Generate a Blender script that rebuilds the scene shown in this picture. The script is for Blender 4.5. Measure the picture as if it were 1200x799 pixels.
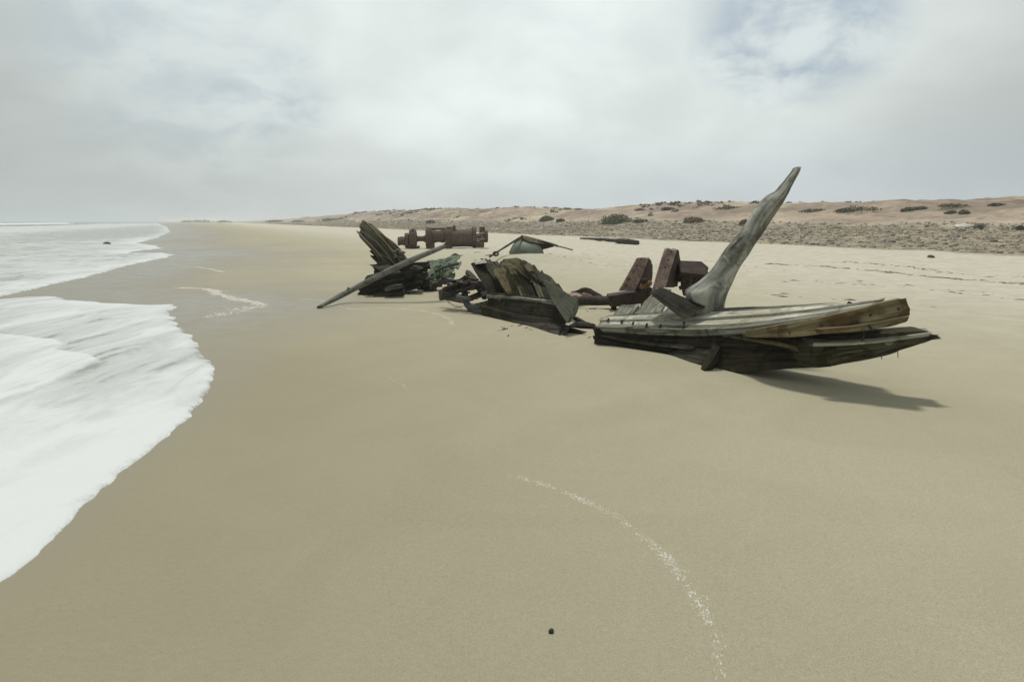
import bpy, math, random
import numpy as np
from mathutils import Vector

# ------------------------------------------------------------------ camera, world, sun, exposure
for o in list(bpy.data.objects): bpy.data.objects.remove(o)
SC = bpy.context.scene
COL = SC.collection
F = 760.0; CU = 600.0; CV = 399.5; CAMH = 1.6
PITCH = math.atan((CV - 259.5) / F)
cam = bpy.data.cameras.new('camera'); cam_o = bpy.data.objects.new('camera', cam); COL.objects.link(cam_o)
cam.sensor_width = 36; cam.lens = 36 * F / 1200; cam.clip_start = 0.05; cam.clip_end = 20000
cam_o.location = (0, 0, CAMH); cam_o.rotation_euler = (math.pi/2 - PITCH, 0, 0)
SC.camera = cam_o
SC.view_settings.view_transform = 'Standard'; SC.view_settings.look = 'None'
SC.view_settings.gamma = 1; SC.view_settings.use_curve_mapping = False
SC.view_settings.exposure = 0.0

SUN_EL = math.radians(72); SUN_AZ = math.radians(-10)      # azimuth from +Y towards +X
sun = bpy.data.lights.new('sun', 'SUN'); sun.energy = 2.65; sun.angle = math.radians(6.5); sun.color = (1.0, 0.955, 0.88)
sun_o = bpy.data.objects.new('sun', sun); COL.objects.link(sun_o)
sd = Vector((math.sin(SUN_AZ)*math.cos(SUN_EL), math.cos(SUN_AZ)*math.cos(SUN_EL), math.sin(SUN_EL)))
sun_o.rotation_euler = sd.to_track_quat('Z', 'Y').to_euler()

W_ = bpy.data.worlds.new('World'); SC.world = W_; W_.use_nodes = True
nt = W_.node_tree; nt.nodes.clear()
def N(nt, t, **k):
    n = nt.nodes.new(t)
    for a, b in k.items():
        if a.startswith('i_'): n.inputs[a[2:].replace('_', ' ')].default_value = b
        else: setattr(n, a, b)
    return n
def L(nt, a, b): nt.links.new(a, b)
def MATH(nt, op, a, b=None, c=None, clamp=False):
    n = nt.nodes.new('ShaderNodeMath'); n.operation = op; n.use_clamp = clamp
    for i, x in enumerate((a, b, c)):
        if x is None: continue
        if isinstance(x, (int, float)): n.inputs[i].default_value = x
        else: nt.links.new(x, n.inputs[i])
    return n.outputs[0]
def MIXC(nt, f, a, b, mode='MIX'):
    n = nt.nodes.new('ShaderNodeMix'); n.data_type = 'RGBA'; n.blend_type = mode; n.clamp_factor = True
    for i, x in ((0, f), (6, a), (7, b)):
        if isinstance(x, (int, float)): n.inputs[i].default_value = x
        elif isinstance(x, tuple): n.inputs[i].default_value = (*x, 1)[:4]
        else: nt.links.new(x, n.inputs[i])
    return n.outputs[2]
def RAMP(nt, x, lo, hi):
    n = nt.nodes.new('ShaderNodeMapRange'); n.interpolation_type = 'SMOOTHSTEP'
    n.inputs[1].default_value = lo; n.inputs[2].default_value = hi
    nt.links.new(x, n.inputs[0]); return n.outputs[0]
def NOISE(nt, vec, scale, detail=4, rough=.55, dist=0, dim='3D'):
    n = nt.nodes.new('ShaderNodeTexNoise'); n.noise_dimensions = dim
    n.inputs['Scale'].default_value = scale; n.inputs['Detail'].default_value = detail
    n.inputs['Roughness'].default_value = rough; n.inputs['Distortion'].default_value = dist
    nt.links.new(vec, n.inputs['Vector']); return n.outputs[0]

sky = N(nt, 'ShaderNodeTexSky', sky_type='NISHITA'); sky.sun_disc = False
sky.sun_elevation = SUN_EL; sky.sun_rotation = SUN_AZ; sky.air_density = 1.2; sky.dust_density = 3.0
tc = N(nt, 'ShaderNodeTexCoord')
sep = N(nt, 'ShaderNodeSeparateXYZ'); L(nt, tc.outputs['Generated'], sep.inputs[0])
zc = MATH(nt, 'MAXIMUM', sep.outputs[2], 0.0)
den = MATH(nt, 'ADD', zc, 0.38)
cmb = N(nt, 'ShaderNodeCombineXYZ')
L(nt, MATH(nt, 'DIVIDE', sep.outputs[0], den), cmb.inputs[0]); L(nt, MATH(nt, 'DIVIDE', sep.outputs[1], den), cmb.inputs[1])
cl = NOISE(nt, cmb.outputs[0], 2.1, 7, .50, .12)
cl2 = NOISE(nt, cmb.outputs[0], 0.9, 3, .5, .1)
# directional openings in the cloud sheet
def opening(u, v, size, amt):
    x = (u-CU)/F; y = -(v-CV)/F
    d = Vector((x, math.cos(PITCH)+y*math.sin(PITCH), -math.sin(PITCH)+y*math.cos(PITCH))).normalized()
    vm = N(nt, 'ShaderNodeVectorMath', operation='DOT_PRODUCT'); L(nt, tc.outputs['Generated'], vm.inputs[0]); vm.inputs[1].default_value = d
    dd = RAMP(nt, MATH(nt, 'ADD', vm.outputs['Value'], MATH(nt, 'MULTIPLY', MATH(nt, 'SUBTRACT', cl, .5), .022)), math.cos(size*2.3), math.cos(0))
    return MATH(nt, 'MULTIPLY', dd, amt)
gap = MATH(nt, 'MAXIMUM', opening(912, 40, .050, .55), opening(925, 2, .070, .75))
for a in ((215, 70, .10, .36), (318, 108, .045, .50), (165, 25, .10, .14), (690, -10, .12, .12)): gap = MATH(nt, 'MAXIMUM', gap, opening(*a))
cl3 = NOISE(nt, cmb.outputs[0], 4.2, 5, .6, .3)
gap = MATH(nt, 'MULTIPLY', gap, MATH(nt, 'MULTIPLY_ADD', RAMP(nt, cl3, .62, .36), .85, .25))
horiz = MATH(nt, 'SUBTRACT', 1.0, RAMP(nt, zc, 0.0, 0.17))
az = MATH(nt, 'ADD', MATH(nt, 'MULTIPLY', sep.outputs[0], 1.0), 0.45)
hz = MATH(nt, 'MULTIPLY', horiz, RAMP(nt, az, 0.0, 0.9))
bright = MATH(nt, 'MULTIPLY_ADD', RAMP(nt, cl, .32, .68), .15, .86)
bright = MATH(nt, 'MULTIPLY', bright, MATH(nt, 'MULTIPLY_ADD', RAMP(nt, cl2, .35, .65), .12, .91))
# sheet brighter ahead, duller to the sides: lens vignetting put into the cloud colour
front = N(nt, 'ShaderNodeVectorMath', operation='DOT_PRODUCT'); L(nt, tc.outputs['Generated'], front.inputs[0])
front.inputs[1].default_value = Vector((0.02, .93, .36)).normalized()
bright = MATH(nt, 'MULTIPLY', bright, MATH(nt, 'MULTIPLY_ADD', RAMP(nt, front.outputs['Value'], .70, 1.0), .46, .78))
cc = N(nt, 'ShaderNodeVectorMath', operation='SCALE'); cc.inputs[0].default_value = (7.05, 7.6, 7.4); L(nt, bright, cc.inputs['Scale'])
cloud = MIXC(nt, MATH(nt, 'MULTIPLY', hz, .60), cc.outputs[0], (4.6, 5.25, 5.9))
cloud = MIXC(nt, MATH(nt, 'MULTIPLY', MATH(nt, 'SUBTRACT', horiz, hz), .55), cloud, (4.5, 4.95, 4.9))
blue = MIXC(nt, .5, sky.outputs[0], (3.0, 3.9, 4.9))
col = MIXC(nt, gap, cloud, blue)
bg = N(nt, 'ShaderNodeBackground'); bg.inputs['Strength'].default_value = 0.1
L(nt, col, bg.inputs[0]); wo = N(nt, 'ShaderNodeOutputWorld'); L(nt, bg.outputs[0], wo.inputs[0])

# ------------------------------------------------------------------ helpers
random.seed(7); RNG = np.random.default_rng(7)
def _h(ix, iy, iz):
    n = (ix*374761393 + iy*668265263 + iz*2147483647 + 1013904223) & 0xffffffff
    n = ((n ^ (n >> 13)) * 1274126177) & 0xffffffff
    return ((n ^ (n >> 16)) & 0xffff) / 65535.0
def noise(x, y, z=0.0):
    x, y, z = np.broadcast_arrays(np.asarray(x, float), np.asarray(y, float), np.asarray(z, float))
    fx, fy, fz = np.floor(x), np.floor(y), np.floor(z)
    ix, iy, iz = fx.astype(np.int64), fy.astype(np.int64), fz.astype(np.int64)
    u, v, w = x-fx, y-fy, z-fz
    u = u*u*(3-2*u); v = v*v*(3-2*v); w = w*w*(3-2*w)
    r = 0
    for a in (0, 1):
        for b in (0, 1):
            for c in (0, 1):
                r = r + (u if a else 1-u)*(v if b else 1-v)*(w if c else 1-w)*_h(ix+a, iy+b, iz+c)
    return r*2-1
def fbm(x, y, z=0.0, o=4):
    r = 0; a = 1; s = 0
    for i in range(o):
        r = r + a*noise(np.asarray(x)*2**i+17*i, np.asarray(y)*2**i+31*i, np.asarray(z)*2**i); s += a; a *= .5
    return r/s
def sst(a, b, x):
    t = np.clip((x-a)/(b-a), 0, 1); return t*t*(3-2*t)
def ray(u, v):
    x = (u-CU)/F; y = -(v-CV)/F
    return np.array([x, math.cos(PITCH)+y*math.sin(PITCH), -math.sin(PITCH)+y*math.cos(PITCH)])
def W(u, v, d):
    """point seen at photo position u,v, standing d metres ahead"""
    r = ray(u, v); k = d/r[1]
    return np.array([r[0]*k, d, CAMH + r[2]*k])
CE = np.array([-.418, .908]); CN = np.array([.908, .418])     # along the coast, inland
H_S = [-400, 0, 41, 50, 61, 93, 107, 127, 150, 173, 257, 350, 454, 600, 783, 1200, 2500]
H_Z = [3.8, 3.7, 3.9, 3.9, 3.95, 4.7, 4.5, 3.9, 4.7, 5.4, 6.0, 6.2, 5.9, 4.8, 3.4, 2.6, 2.0]
MOUNDS = []                                                    # x, y, rx, ry, h
def flat_poly(pts):
    return np.array([g0(u, v) for u, v in pts])
def g0(u, v):
    r = ray(u, v); k = -CAMH/r[2]; return (r[0]*k, r[1]*k)

shore_px = [(186, 262.6), (196, 266), (200, 272), (185, 279), (160, 285), (182, 288), (191, 291), (160, 294.5), (150, 297), (190, 296.5), (204, 298.5),
            (196, 302), (170, 307), (143, 313), (120, 320), (92, 327), (62, 333), (30, 341), (0, 347), (-40, 354), (-70, 357), (-20, 353), (0, 351.5),
            (35, 348.5), (58, 347.5), (72, 349), (74, 352), (100, 353), (122, 355), (150, 356.5), (178, 357.5), (204, 357), (208, 360), (204, 364), (198, 367), (205, 372), (207, 378),
            (212, 385), (224, 393), (232, 402), (238, 416), (248, 422), (254, 431), (252, 443), (248, 455), (238, 470), (222, 488), (200, 510), (176, 529),
            (150, 548), (122, 572), (100, 590), (80, 612), (60, 632), (40, 650), (20, 665), (0, 681), (-60, 722), (-200, 800), (-400, 900)]
shore = [g0(*p) for p in shore_px]
P1 = (-1.9-800*.418*1.02, 486+800*.9)
poly = np.array([(-2600, 6000), (-1500, 2800)] + shore + [(-2.2, .3), (-2.5, -2), (-2, -8), (10, -40), (60, -200), (-6000, -200), (-6000, 6000)])
def subdiv_poly(p):
    out = []
    n = len(p)
    for i in range(n):
        a, b = p[i], p[(i+1) % n]; d = np.hypot(*(b-a)); near = max(1.0, np.hypot(*((a+b)/2)))
        k = int(min(10, max(1, d/(near*.012)))) if near < 60 else 1
        nrm = np.array([-(b-a)[1], (b-a)[0]])/max(d, 1e-6)
        for j in range(k):
            q = a+(b-a)*j/k
            am = min(.009*near, .12) if near < 60 else 0
            out.append(q + nrm*am*(fbm(q[0]*14/near, q[1]*14/near, 3.3, 3)+.5*fbm(q[0]*70/near, q[1]*70/near, 3.3, 2)))
    return np.array(out)
poly = subdiv_poly(poly)
def sdist(X, Y):
    """distance to the water's edge, positive inside the water"""
    shp = X.shape; X = X.ravel(); Y = Y.ravel()
    best = np.full(X.shape, 1e9); inside = np.zeros(X.shape, bool)
    n = len(poly)
    for i in range(n):
        ax, ay = poly[i]; bx, by = poly[(i+1) % n]
        dx, dy = bx-ax, by-ay; l2 = dx*dx+dy*dy+1e-12
        t = np.clip(((X-ax)*dx+(Y-ay)*dy)/l2, 0, 1)
        best = np.minimum(best, (X-ax-t*dx)**2+(Y-ay-t*dy)**2)
        c = ((ay > Y) != (by > Y))
        if dy != 0: inside ^= c & (X < ax+(Y-ay)*dx/dy)
    d = np.sqrt(best); return np.where(inside, d, -d).reshape(shp)

def height(X, Y, sd_=None):
    X = np.asarray(X, float); Y = np.asarray(Y, float)
    if sd_ is None: sd_ = sdist(X, Y)
    t = X*CN[0]+Y*CN[1]; s = X*CE[0]+Y*CE[1]
    R = np.hypot(X, Y)
    z = -.06*np.maximum(sd_, 0)
    z = np.maximum(z, -2.0)
    dry = sst(.3, 4, -sd_)
    z = z + dry*.022*fbm(X*.35, Y*.35, 1, 3) + dry*.004*fbm(X*2.2, Y*2.2, 2, 3)
    # lumpy trampled dry sand further up
    z = z + sst(7, 14, t)*.035*fbm(X*1.3, Y*1.3, 5, 4)*(1+0*t)
    tn = t + 2.0*fbm(s*.05, t*.05, 3, 3)
    z = z + sst(20, 32, tn)*.18 + sst(31, 56, tn)*.85
    z = z + sst(30, 36, tn)*.10*fbm(X*.8, Y*.8, 6, 4)
    H0 = np.interp(s, H_S, H_Z)-.95
    up = sst(50, 78, t + 5*fbm(s*.03, t*.03, 8, 3) + 2.2*fbm(s*.16, t*.10, 18, 3))
    rough = np.minimum(1, R/60)
    z = z + up*(H0 + .55*fbm(s*.03, t*.045, 9, 4) + .45*rough*fbm(s*.14, t*.2, 10, 5) + .12*noise(s*.9, t*.9, 12))
    z = z + sst(600, 3000, R)*sst(20, 100, t)*0
    for (mx, my, rx, ry, a, h) in MOUNDS:
        ca, sa = math.cos(a), math.sin(a)
        dx, dy = X-mx, Y-my
        q = ((dx*ca+dy*sa)/rx)**2+((-dx*sa+dy*ca)/ry)**2
        z = z + h*np.exp(-q)
    return z
def hq(x, y):
    x = np.asarray(x, float); y = np.asarray(y, float)
    return height(x, y, np.full(x.shape, -10.0)) if np.all(x*CN[0]+y*CN[1] > 5) else height(x, y)
def h1(x, y): return float(hq(np.array([x]), np.array([y]))[0])
def G(u, v, lift=0.0):
    """point of the ground seen at u,v"""
    r = ray(u, v)
    while True:
        ks = np.geomspace(1.5, 1500, 500); r = ray(u, v)
        hh = height(r[0]*ks, r[1]*ks, np.full(ks.shape, -10.)) if u > 330 else height(r[0]*ks, r[1]*ks)
        if (CAMH+r[2]*ks < hh).any(): break
        v += .4
    ks = np.geomspace(1.5, 1500, 700)
    xs, ys, zs = r[0]*ks, r[1]*ks, CAMH+r[2]*ks
    hit = np.nonzero(zs < (height(xs, ys, np.full(xs.shape, -10.)) if u > 330 else height(xs, ys)))[0]
    k = ks[hit[0]] if len(hit) else 1500
    lo, hi = (ks[hit[0]-1], k) if len(hit) and hit[0] > 0 else (k, k)
    for _ in range(14):
        m = (lo+hi)/2
        if CAMH+r[2]*m < h1(r[0]*m, r[1]*m): hi = m
        else: lo = m
    x, y = r[0]*hi, r[1]*hi
    return np.array([x, y, h1(x, y)+lift])
# sand banked against the wreck
MOUNDS += [(1.35, 7.75, 1.1, .45, -.9, .10), (1.9, 7.0, .55, .35, -.7, .05), (2.3, 8.6, 1.6, .8, -.3, .05), (1.15, 5.7, 1.5, .30, -2.45, .05), (2.15, 6.45, .55, .22, -.6, -.035), (.62, 8.6, .5, .25, -.8, -.03), (-1.3, 12.9, .9, .3, 0, -.04),
           (.1, 9.6, 1.4, .6, -.6, .07), (-2.6, 14.3, 1.7, .8, -.2, .09), (1.9, 11.0, 1.8, .8, 0, .12), (.35, 26, 2.5, 1.5, 0, .22), (2.0, 26.5, 3.0, 2.0, 0, .15)]

def setp(o, label=None, cat=None, group=None, kind=None):
    if label: o['label'] = label
    if cat: o['category'] = cat
    if group: o['group'] = group
    if kind: o['kind'] = kind
    return o
def mesh_obj(name, V, Fc, mat, parent=None, uv=None, smooth=True, sharp=38, attrs=None, world=True):
    me = bpy.data.meshes.new(name)
    V = np.asarray(V, np.float64)
    org = np.zeros(3)
    me.from_pydata([tuple(v) for v in V], [], [tuple(f) for f in Fc])
    if uv is not None:
        l = me.uv_layers.new(name='UVMap')
        idx = np.empty(len(me.loops), np.int32); me.loops.foreach_get('vertex_index', idx)
        l.data.foreach_set('uv', np.asarray(uv, np.float32)[idx].ravel())
    if attrs:
        for k, a in attrs.items():
            at = me.attributes.new(k, 'FLOAT', 'POINT'); at.data.foreach_set('value', np.asarray(a, np.float32))
    me.materials.append(mat)
    if smooth:
        me.polygons.foreach_set('use_smooth', [True]*len(me.polygons))
        if sharp: me.set_sharp_from_angle(angle=math.radians(sharp))
    me.update()
    o = bpy.data.objects.new(name, me); COL.objects.link(o)
    if parent is not None:
        o.parent = parent; o.matrix_parent_inverse = parent.matrix_basis.inverted()
    return o
def rebase(o, p):
    """put the object's own origin at point p without moving its mesh"""
    p = Vector([float(c) for c in p]); m = o.data
    co = np.empty(len(m.vertices)*3, np.float32); m.vertices.foreach_get('co', co)
    co = co.reshape(-1, 3)-np.array(p, np.float32); m.vertices.foreach_set('co', co.ravel()); o.location = p; m.update(); return o
def empty(name, p, label, cat, group=None):
    o = bpy.data.objects.new(name, None); o.empty_display_size = .2; COL.objects.link(o)
    o.location = [float(c) for c in p]; bpy.context.view_layer.update()
    return setp(o, label, cat, group)
def crm(pts, n):
    """smooth resample of a polyline by length"""
    P = np.array(pts, float)
    if len(P) == 2:
        t = np.linspace(0, 1, n)[:, None]; return P[0]*(1-t)+P[1]*t
    Q = np.vstack([2*P[0]-P[1], P, 2*P[-1]-P[-2]]); d = []
    for i in range(len(P)-1):
        p0, p1, p2, p3 = Q[i:i+4]
        for k in np.linspace(0, 1, 24, endpoint=False):
            d.append(.5*((2*p1)+(-p0+p2)*k+(2*p0-5*p1+4*p2-p3)*k*k+(-p0+3*p1-3*p2+p3)*k**3))
    d.append(P[-1]); d = np.array(d)
    s = np.r_[0, np.cumsum(np.linalg.norm(np.diff(d, axis=0), axis=1))]
    q = np.linspace(0, s[-1], n)
    return np.stack([np.interp(q, s, d[:, i]) for i in range(3)], 1)
_seed = [0]
def sweep(name, rings, mat, parent=None, groove=.006, gfreq=22, lump=.01, jag=(0.02, 0.02), seed=None, sharp=38, jfreq=14):
    """rings: (n, R, 3) closed sections; grooves run along the length, ends are ragged"""
    _seed[0] += 1; sd0 = seed if seed is not None else _seed[0]*3.71
    R_ = np.array(rings, float); n, R, _ = R_.shape
    cen = R_.mean(1, keepdims=True)
    lng = np.r_[0, np.cumsum(np.linalg.norm(np.diff(cen[:, 0], axis=0), axis=1))]
    per = np.zeros((n, R+1)); dd = np.linalg.norm(np.roll(R_, -1, 1)-R_, axis=2); per[:, 1:] = np.cumsum(dd, 1)
    pm = per.mean(0)[:R]; tot = per.mean(0)[-1]
    ang = pm/tot*2*np.pi; rr = tot/(2*np.pi)
    cx, cy = np.cos(ang)*rr, np.sin(ang)*rr
    out = R_-cen; out /= np.maximum(np.linalg.norm(out, axis=2, keepdims=True), 1e-6)
    LL, CX = np.meshgrid(lng, cx, indexing='ij'); _, CY = np.meshgrid(lng, cy, indexing='ij')
    g = fbm(CX*gfreq, CY*gfreq, LL*1.1+sd0, 3)
    g = np.where(g < -.15, g*1.8, g*.6)
    b = fbm(CX*4+sd0, CY*4, LL*3+sd0, 3)
    R_ = R_ + out*(groove*g+lump*b)[..., None]
    T0 = cen[0, 0]-cen[1, 0]; T0 /= np.linalg.norm(T0); T1 = cen[-1, 0]-cen[-2, 0]; T1 /= np.linalg.norm(T1)
    for e, T, j in ((0, T0, jag[0]), (-1, T1, jag[1])):
        q = fbm(cx*jfreq+sd0, cy*jfreq, 7.7+sd0+e, 3)
        R_[e] += T*(j*q*1.6)[:, None]
    V = R_.reshape(-1, 3).tolist(); Fc = []
    uv = np.stack([LL.ravel(), np.tile(pm, n)], 1).tolist()
    for i in range(n-1):
        for j in range(R):
            a = i*R+j; b2 = i*R+(j+1) % R
            Fc.append((a, b2, b2+R, a+R))
    for e, T, base in ((0, T0, 0), (n-1, T1, (n-1)*R)):
        # inner ring then centre
        c = R_[e].mean(0); k0 = len(V)
        for j in range(R):
            q = c+(R_[e][j]-c)*.55 + T*(jag[0 if e == 0 else 1]*.8*noise(j*.9+sd0, sd0))
            V.append(q.tolist()); uv.append([lng[e]+.01, pm[j]*.55])
        kc = len(V); V.append((c+T*jag[0 if e == 0 else 1]*.2).tolist()); uv.append([lng[e], 0])
        for j in range(R):
            j2 = (j+1) % R
            f = (base+j, k0+j, k0+j2, base+j2); g_ = (k0+j, kc, k0+j2)
            if e != 0: f = f[::-1]; g_ = g_[::-1]
            Fc.append(f); Fc.append(g_)
    o = mesh_obj(name, V, Fc, mat, parent, uv=uv, sharp=sharp)
    import bmesh
    bm = bmesh.new(); bm.from_mesh(o.data); bmesh.ops.recalc_face_normals(bm, faces=bm.faces); bm.to_mesh(o.data); bm.free()
    return o
def plank(name, A, B, th, mat, parent=None, n=30, m=7, back=(0, 1, 0), **k):
    """board whose seen face runs between the edges A and B; th is its thickness in the direction back"""
    A = crm(A, n); B = crm(B, n); bk = np.array(back, float); bk /= np.linalg.norm(bk)
    ths = np.interp(np.linspace(0, 1, n), np.linspace(0, 1, len(np.atleast_1d(th))), np.atleast_1d(th)) if np.ndim(th) else np.full(n, th)
    rings = []
    for i in range(n):
        t = np.linspace(0, 1, m)[:, None]
        fr = A[i]*(1-t)+B[i]*t; bkp = fr[::-1]+bk*ths[i]
        e1 = fr[-1]+(bkp[0]-fr[-1])*np.array([.33, .67])[:, None]
        e2 = bkp[-1]+(fr[0]-bkp[-1])*np.array([.33, .67])[:, None]
        rings.append(np.vstack([fr, e1, bkp, e2]))
    return sweep(name, rings, mat, parent, **k)
def tube(name, P, r, mat, parent=None, n=24, m=14, sq=0.0, flat=1.0, up=(0, 0, 1), twist=0, **k):
    P = crm(P, n); r = np.interp(np.linspace(0, 1, n), np.linspace(0, 1, len(r)), r) if np.ndim(r) else np.full(n, r)
    rings = []; a = np.linspace(0, 2*np.pi, m, endpoint=False)
    T = np.gradient(P, axis=0); T /= np.linalg.norm(T, axis=1, keepdims=True)
    u0 = np.array(up, float)
    for i in range(n):
        s = np.cross(T[i], u0); s /= max(np.linalg.norm(s), 1e-6); w = np.cross(s, T[i])
        aa = a+twist*i/n
        ca, sa = np.cos(aa), np.sin(aa)
        if sq:
            k_ = (np.abs(ca)**(2+6*sq)+np.abs(sa)**(2+6*sq))**(-1/(2+6*sq)); ca, sa = ca*k_, sa*k_
        rings.append(P[i]+r[i]*(ca[:, None]*s+flat*sa[:, None]*w))
    return sweep(name, rings, mat, parent, **k)
def disc_stack(name, C, ax, prof, mat, parent=None, m=28, wob=.0):
    """turned shape: prof = [(along, radius), ...] round the axis ax from C"""
    ax = np.array(ax, float); ax /= np.linalg.norm(ax); s = np.cross(ax, (0, 0, 1)); s /= np.linalg.norm(s); w = np.cross(s, ax)
    a = np.linspace(0, 2*np.pi, m, endpoint=False); V = []; Fc = []
    for i, (d, r) in enumerate(prof):
        rr = r*(1+wob*fbm(np.cos(a)*2+i, np.sin(a)*2, d*5, 2))
        V += (np.array(C)+ax*d+rr[:, None]*(np.cos(a)[:, None]*s+np.sin(a)[:, None]*w)).tolist()
    for i in range(len(prof)-1):
        for j in range(m):
            b = (j+1) % m; Fc.append((i*m+j, i*m+b, (i+1)*m+b, (i+1)*m+j))
    Fc.append(tuple(range(m))[::-1]); k = (len(prof)-1)*m; Fc.append(tuple(range(k, k+m)))
    o = mesh_obj(name, V, Fc, mat, parent, uv=[(v[0], v[2]) for v in V], sharp=35)
    return o
def ico(sub=2):
    import bmesh
    bm = bmesh.new(); bmesh.ops.create_icosphere(bm, subdivisions=sub, radius=1)
    V = np.array([v.co[:] for v in bm.verts]); Fc = [tuple(v.index for v in f.verts) for f in bm.faces]; bm.free(); return V, Fc
ICO = {i: ico(i) for i in (1, 2, 3, 4)}
def lump(name, C, size, mat, parent=None, sub=3, amp=.35, freq=1.6, seed=0, rot=0, sharp=38):
    V, Fc = ICO[sub]; d = 1+amp*fbm(V[:, 0]*freq+seed, V[:, 1]*freq, V[:, 2]*freq, 4)
    V = V*d[:, None]*np.array(size); c, s = math.cos(rot), math.sin(rot)
    V = np.stack([V[:, 0]*c-V[:, 1]*s, V[:, 0]*s+V[:, 1]*c, V[:, 2]], 1)+np.array(C)
    return mesh_obj(name, V, Fc, mat, parent, uv=V[:, [0, 2]], sharp=sharp)

# ------------------------------------------------------------------ materials
def mat(name):
    m = bpy.data.materials.new(name); m.use_nodes = True; t = m.node_tree
    b = t.nodes['Principled BSDF']; return m, t, b
def BUMP(t, b, h, strength, dist):
    n = t.nodes.new('ShaderNodeBump'); n.inputs['Strength'].default_value = strength; n.inputs['Distance'].default_value = dist
    t.links.new(h, n.inputs['Height']); t.links.new(n.outputs[0], b.inputs['Normal']); return n
def wood(name, light, dark, stain, samt=.5, rough=.85, across=26., crack=.55, sheen=0):
    m, t, b = mat(name)
    tc = t.nodes.new('ShaderNodeTexCoord'); mp = t.nodes.new('ShaderNodeMapping'); mp.inputs['Scale'].default_value = (1.1, across, 1)
    L(t, tc.outputs['UV'], mp.inputs['Vector'])
    g = NOISE(t, mp.outputs[0], 1.0, 7, .62, .6)
    mp2 = t.nodes.new('ShaderNodeMapping'); mp2.inputs['Scale'].default_value = (1.6, across*1.7, 1); L(t, tc.outputs['UV'], mp2.inputs['Vector'])
    ck = NOISE(t, mp2.outputs[0], 1.0, 3, .5, .3)
    big = NOISE(t, tc.outputs['Object'], 2.2, 5, .6, .5)
    big2 = NOISE(t, tc.outputs['Object'], 5.5, 6, .65, 1.0)
    fine = NOISE(t, tc.outputs['Object'], 60, 3, .7)
    c = MIXC(t, RAMP(t, g, .34, .64), dark, light)
    c = MIXC(t, MATH(t, 'MULTIPLY', RAMP(t, big, .45, .66), samt), c, stain)
    c = MIXC(t, MATH(t, 'MULTIPLY', RAMP(t, big2, .50, .62), .55), c, tuple(x*.45 for x in dark))
    crk = MATH(t, 'SUBTRACT', 1.0, RAMP(t, ck, .27, .36))
    c = MIXC(t, MATH(t, 'MULTIPLY', crk, crack), c, tuple(x*.2 for x in dark))
    L(t, c, b.inputs['Base Color']); b.inputs['Roughness'].default_value = rough
    b.inputs['Specular IOR Level'].default_value = .10
    h = MATH(t, 'ADD', MATH(t, 'MULTIPLY', g, .6), MATH(t, 'SUBTRACT', MATH(t, 'MULTIPLY', fine, .18), MATH(t, 'MULTIPLY', crk, .5)))
    BUMP(t, b, h, .8, .014)
    return m
M = {}
M['pale'] = wood('bleached_wood', (.64, .62, .53), (.20, .19, .15), (.25, .24, .17), .65)
M['grey'] = wood('grey_wood', (.26, .26, .215), (.065, .065, .05), (.10, .096, .06), .6)
M['post'] = wood('driftwood_post', (.46, .46, .40), (.13, .13, .112), (.07, .07, .056), .95, across=8, crack=.8)
M['brown'] = wood('ochre_wood', (.29, .25, .15), (.10, .082, .042), (.085, .045, .020), .8)
M['olive'] = wood('olive_wood', (.16, .145, .085), (.028, .025, .016), (.15, .115, .055), .6)
M['dark'] = wood('dark_wet_wood', (.034, .030, .021), (.006, .0055, .004), (.05, .042, .022), .5, rough=.8)
M['darkgrey'] = wood('dark_grey_wood', (.085, .082, .066), (.018, .017, .013), (.05, .045, .028), .5)
M['moss'] = wood('mossy_wood', (.105, .098, .062), (.018, .017, .011), (.06, .052, .026), .6)
M['spar'] = wood('spar_wood', (.24, .24, .21), (.11, .11, .095), (.13, .13, .10), .5, across=14)
M['bleach'] = wood('lichen_pale_wood', (.46, .46, .38), (.16, .16, .12), (.13, .135, .09), .5)
M['slate'] = wood('smooth_slate_wood', (.080, .085, .062), (.055, .06, .042), (.05, .057, .036), .5, crack=.2)
def rust(name, a, bcol, c3, rough=.9, sc=7., bd=.02):
    m, t, b = mat(name); tc = t.nodes.new('ShaderNodeTexCoord')
    n1 = NOISE(t, tc.outputs['Object'], sc, 7, .68, .7); n2 = NOISE(t, tc.outputs['Object'], sc*4.5, 5, .7)
    c = MIXC(t, RAMP(t, n1, .35, .65), a, bcol); c = MIXC(t, RAMP(t, n2, .55, .75), c, c3)
    L(t, c, b.inputs['Base Color']); b.inputs['Roughness'].default_value = rough
    BUMP(t, b, MATH(t, 'ADD', n1, MATH(t, 'MULTIPLY', n2, .6)), .9, bd); return m
M['rust_red'] = rust('rust_red_iron', (.16, .105, .085), (.33, .245, .205), (.06, .036, .028))
M['rust_dark'] = rust('rust_dark_iron', (.022, .016, .013), (.055, .034, .024), (.012, .009, .008))
M['rust_wind'] = rust('rust_windlass_iron', (.055, .038, .027), (.125, .078, .050), (.03, .022, .018), sc=4.)
M['rust_drum'] = rust('rust_drum_iron', (.065, .052, .040), (.11, .082, .060), (.04, .032, .026), sc=4.)
M['orange'] = rust('orange_rust', (.13, .06, .025), (.26, .15, .07), (.04, .025, .015), sc=20.)
M['iron'] = rust('bare_grey_iron', (.045, .05, .05), (.10, .11, .11), (.05, .035, .025), rough=.7, sc=9)
M['copper'] = rust('green_copper', (.035, .065, .035), (.11, .145, .085), (.035, .035, .022), rough=.7, sc=5)
M['algae'] = rust('green_dome_paint', (.08, .10, .068), (.13, .155, .115), (.06, .06, .034), rough=.6, sc=3)
M['rock'] = rust('stone', (.13, .125, .11), (.24, .22, .185), (.09, .085, .07), sc=2.2, bd=.05)
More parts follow.
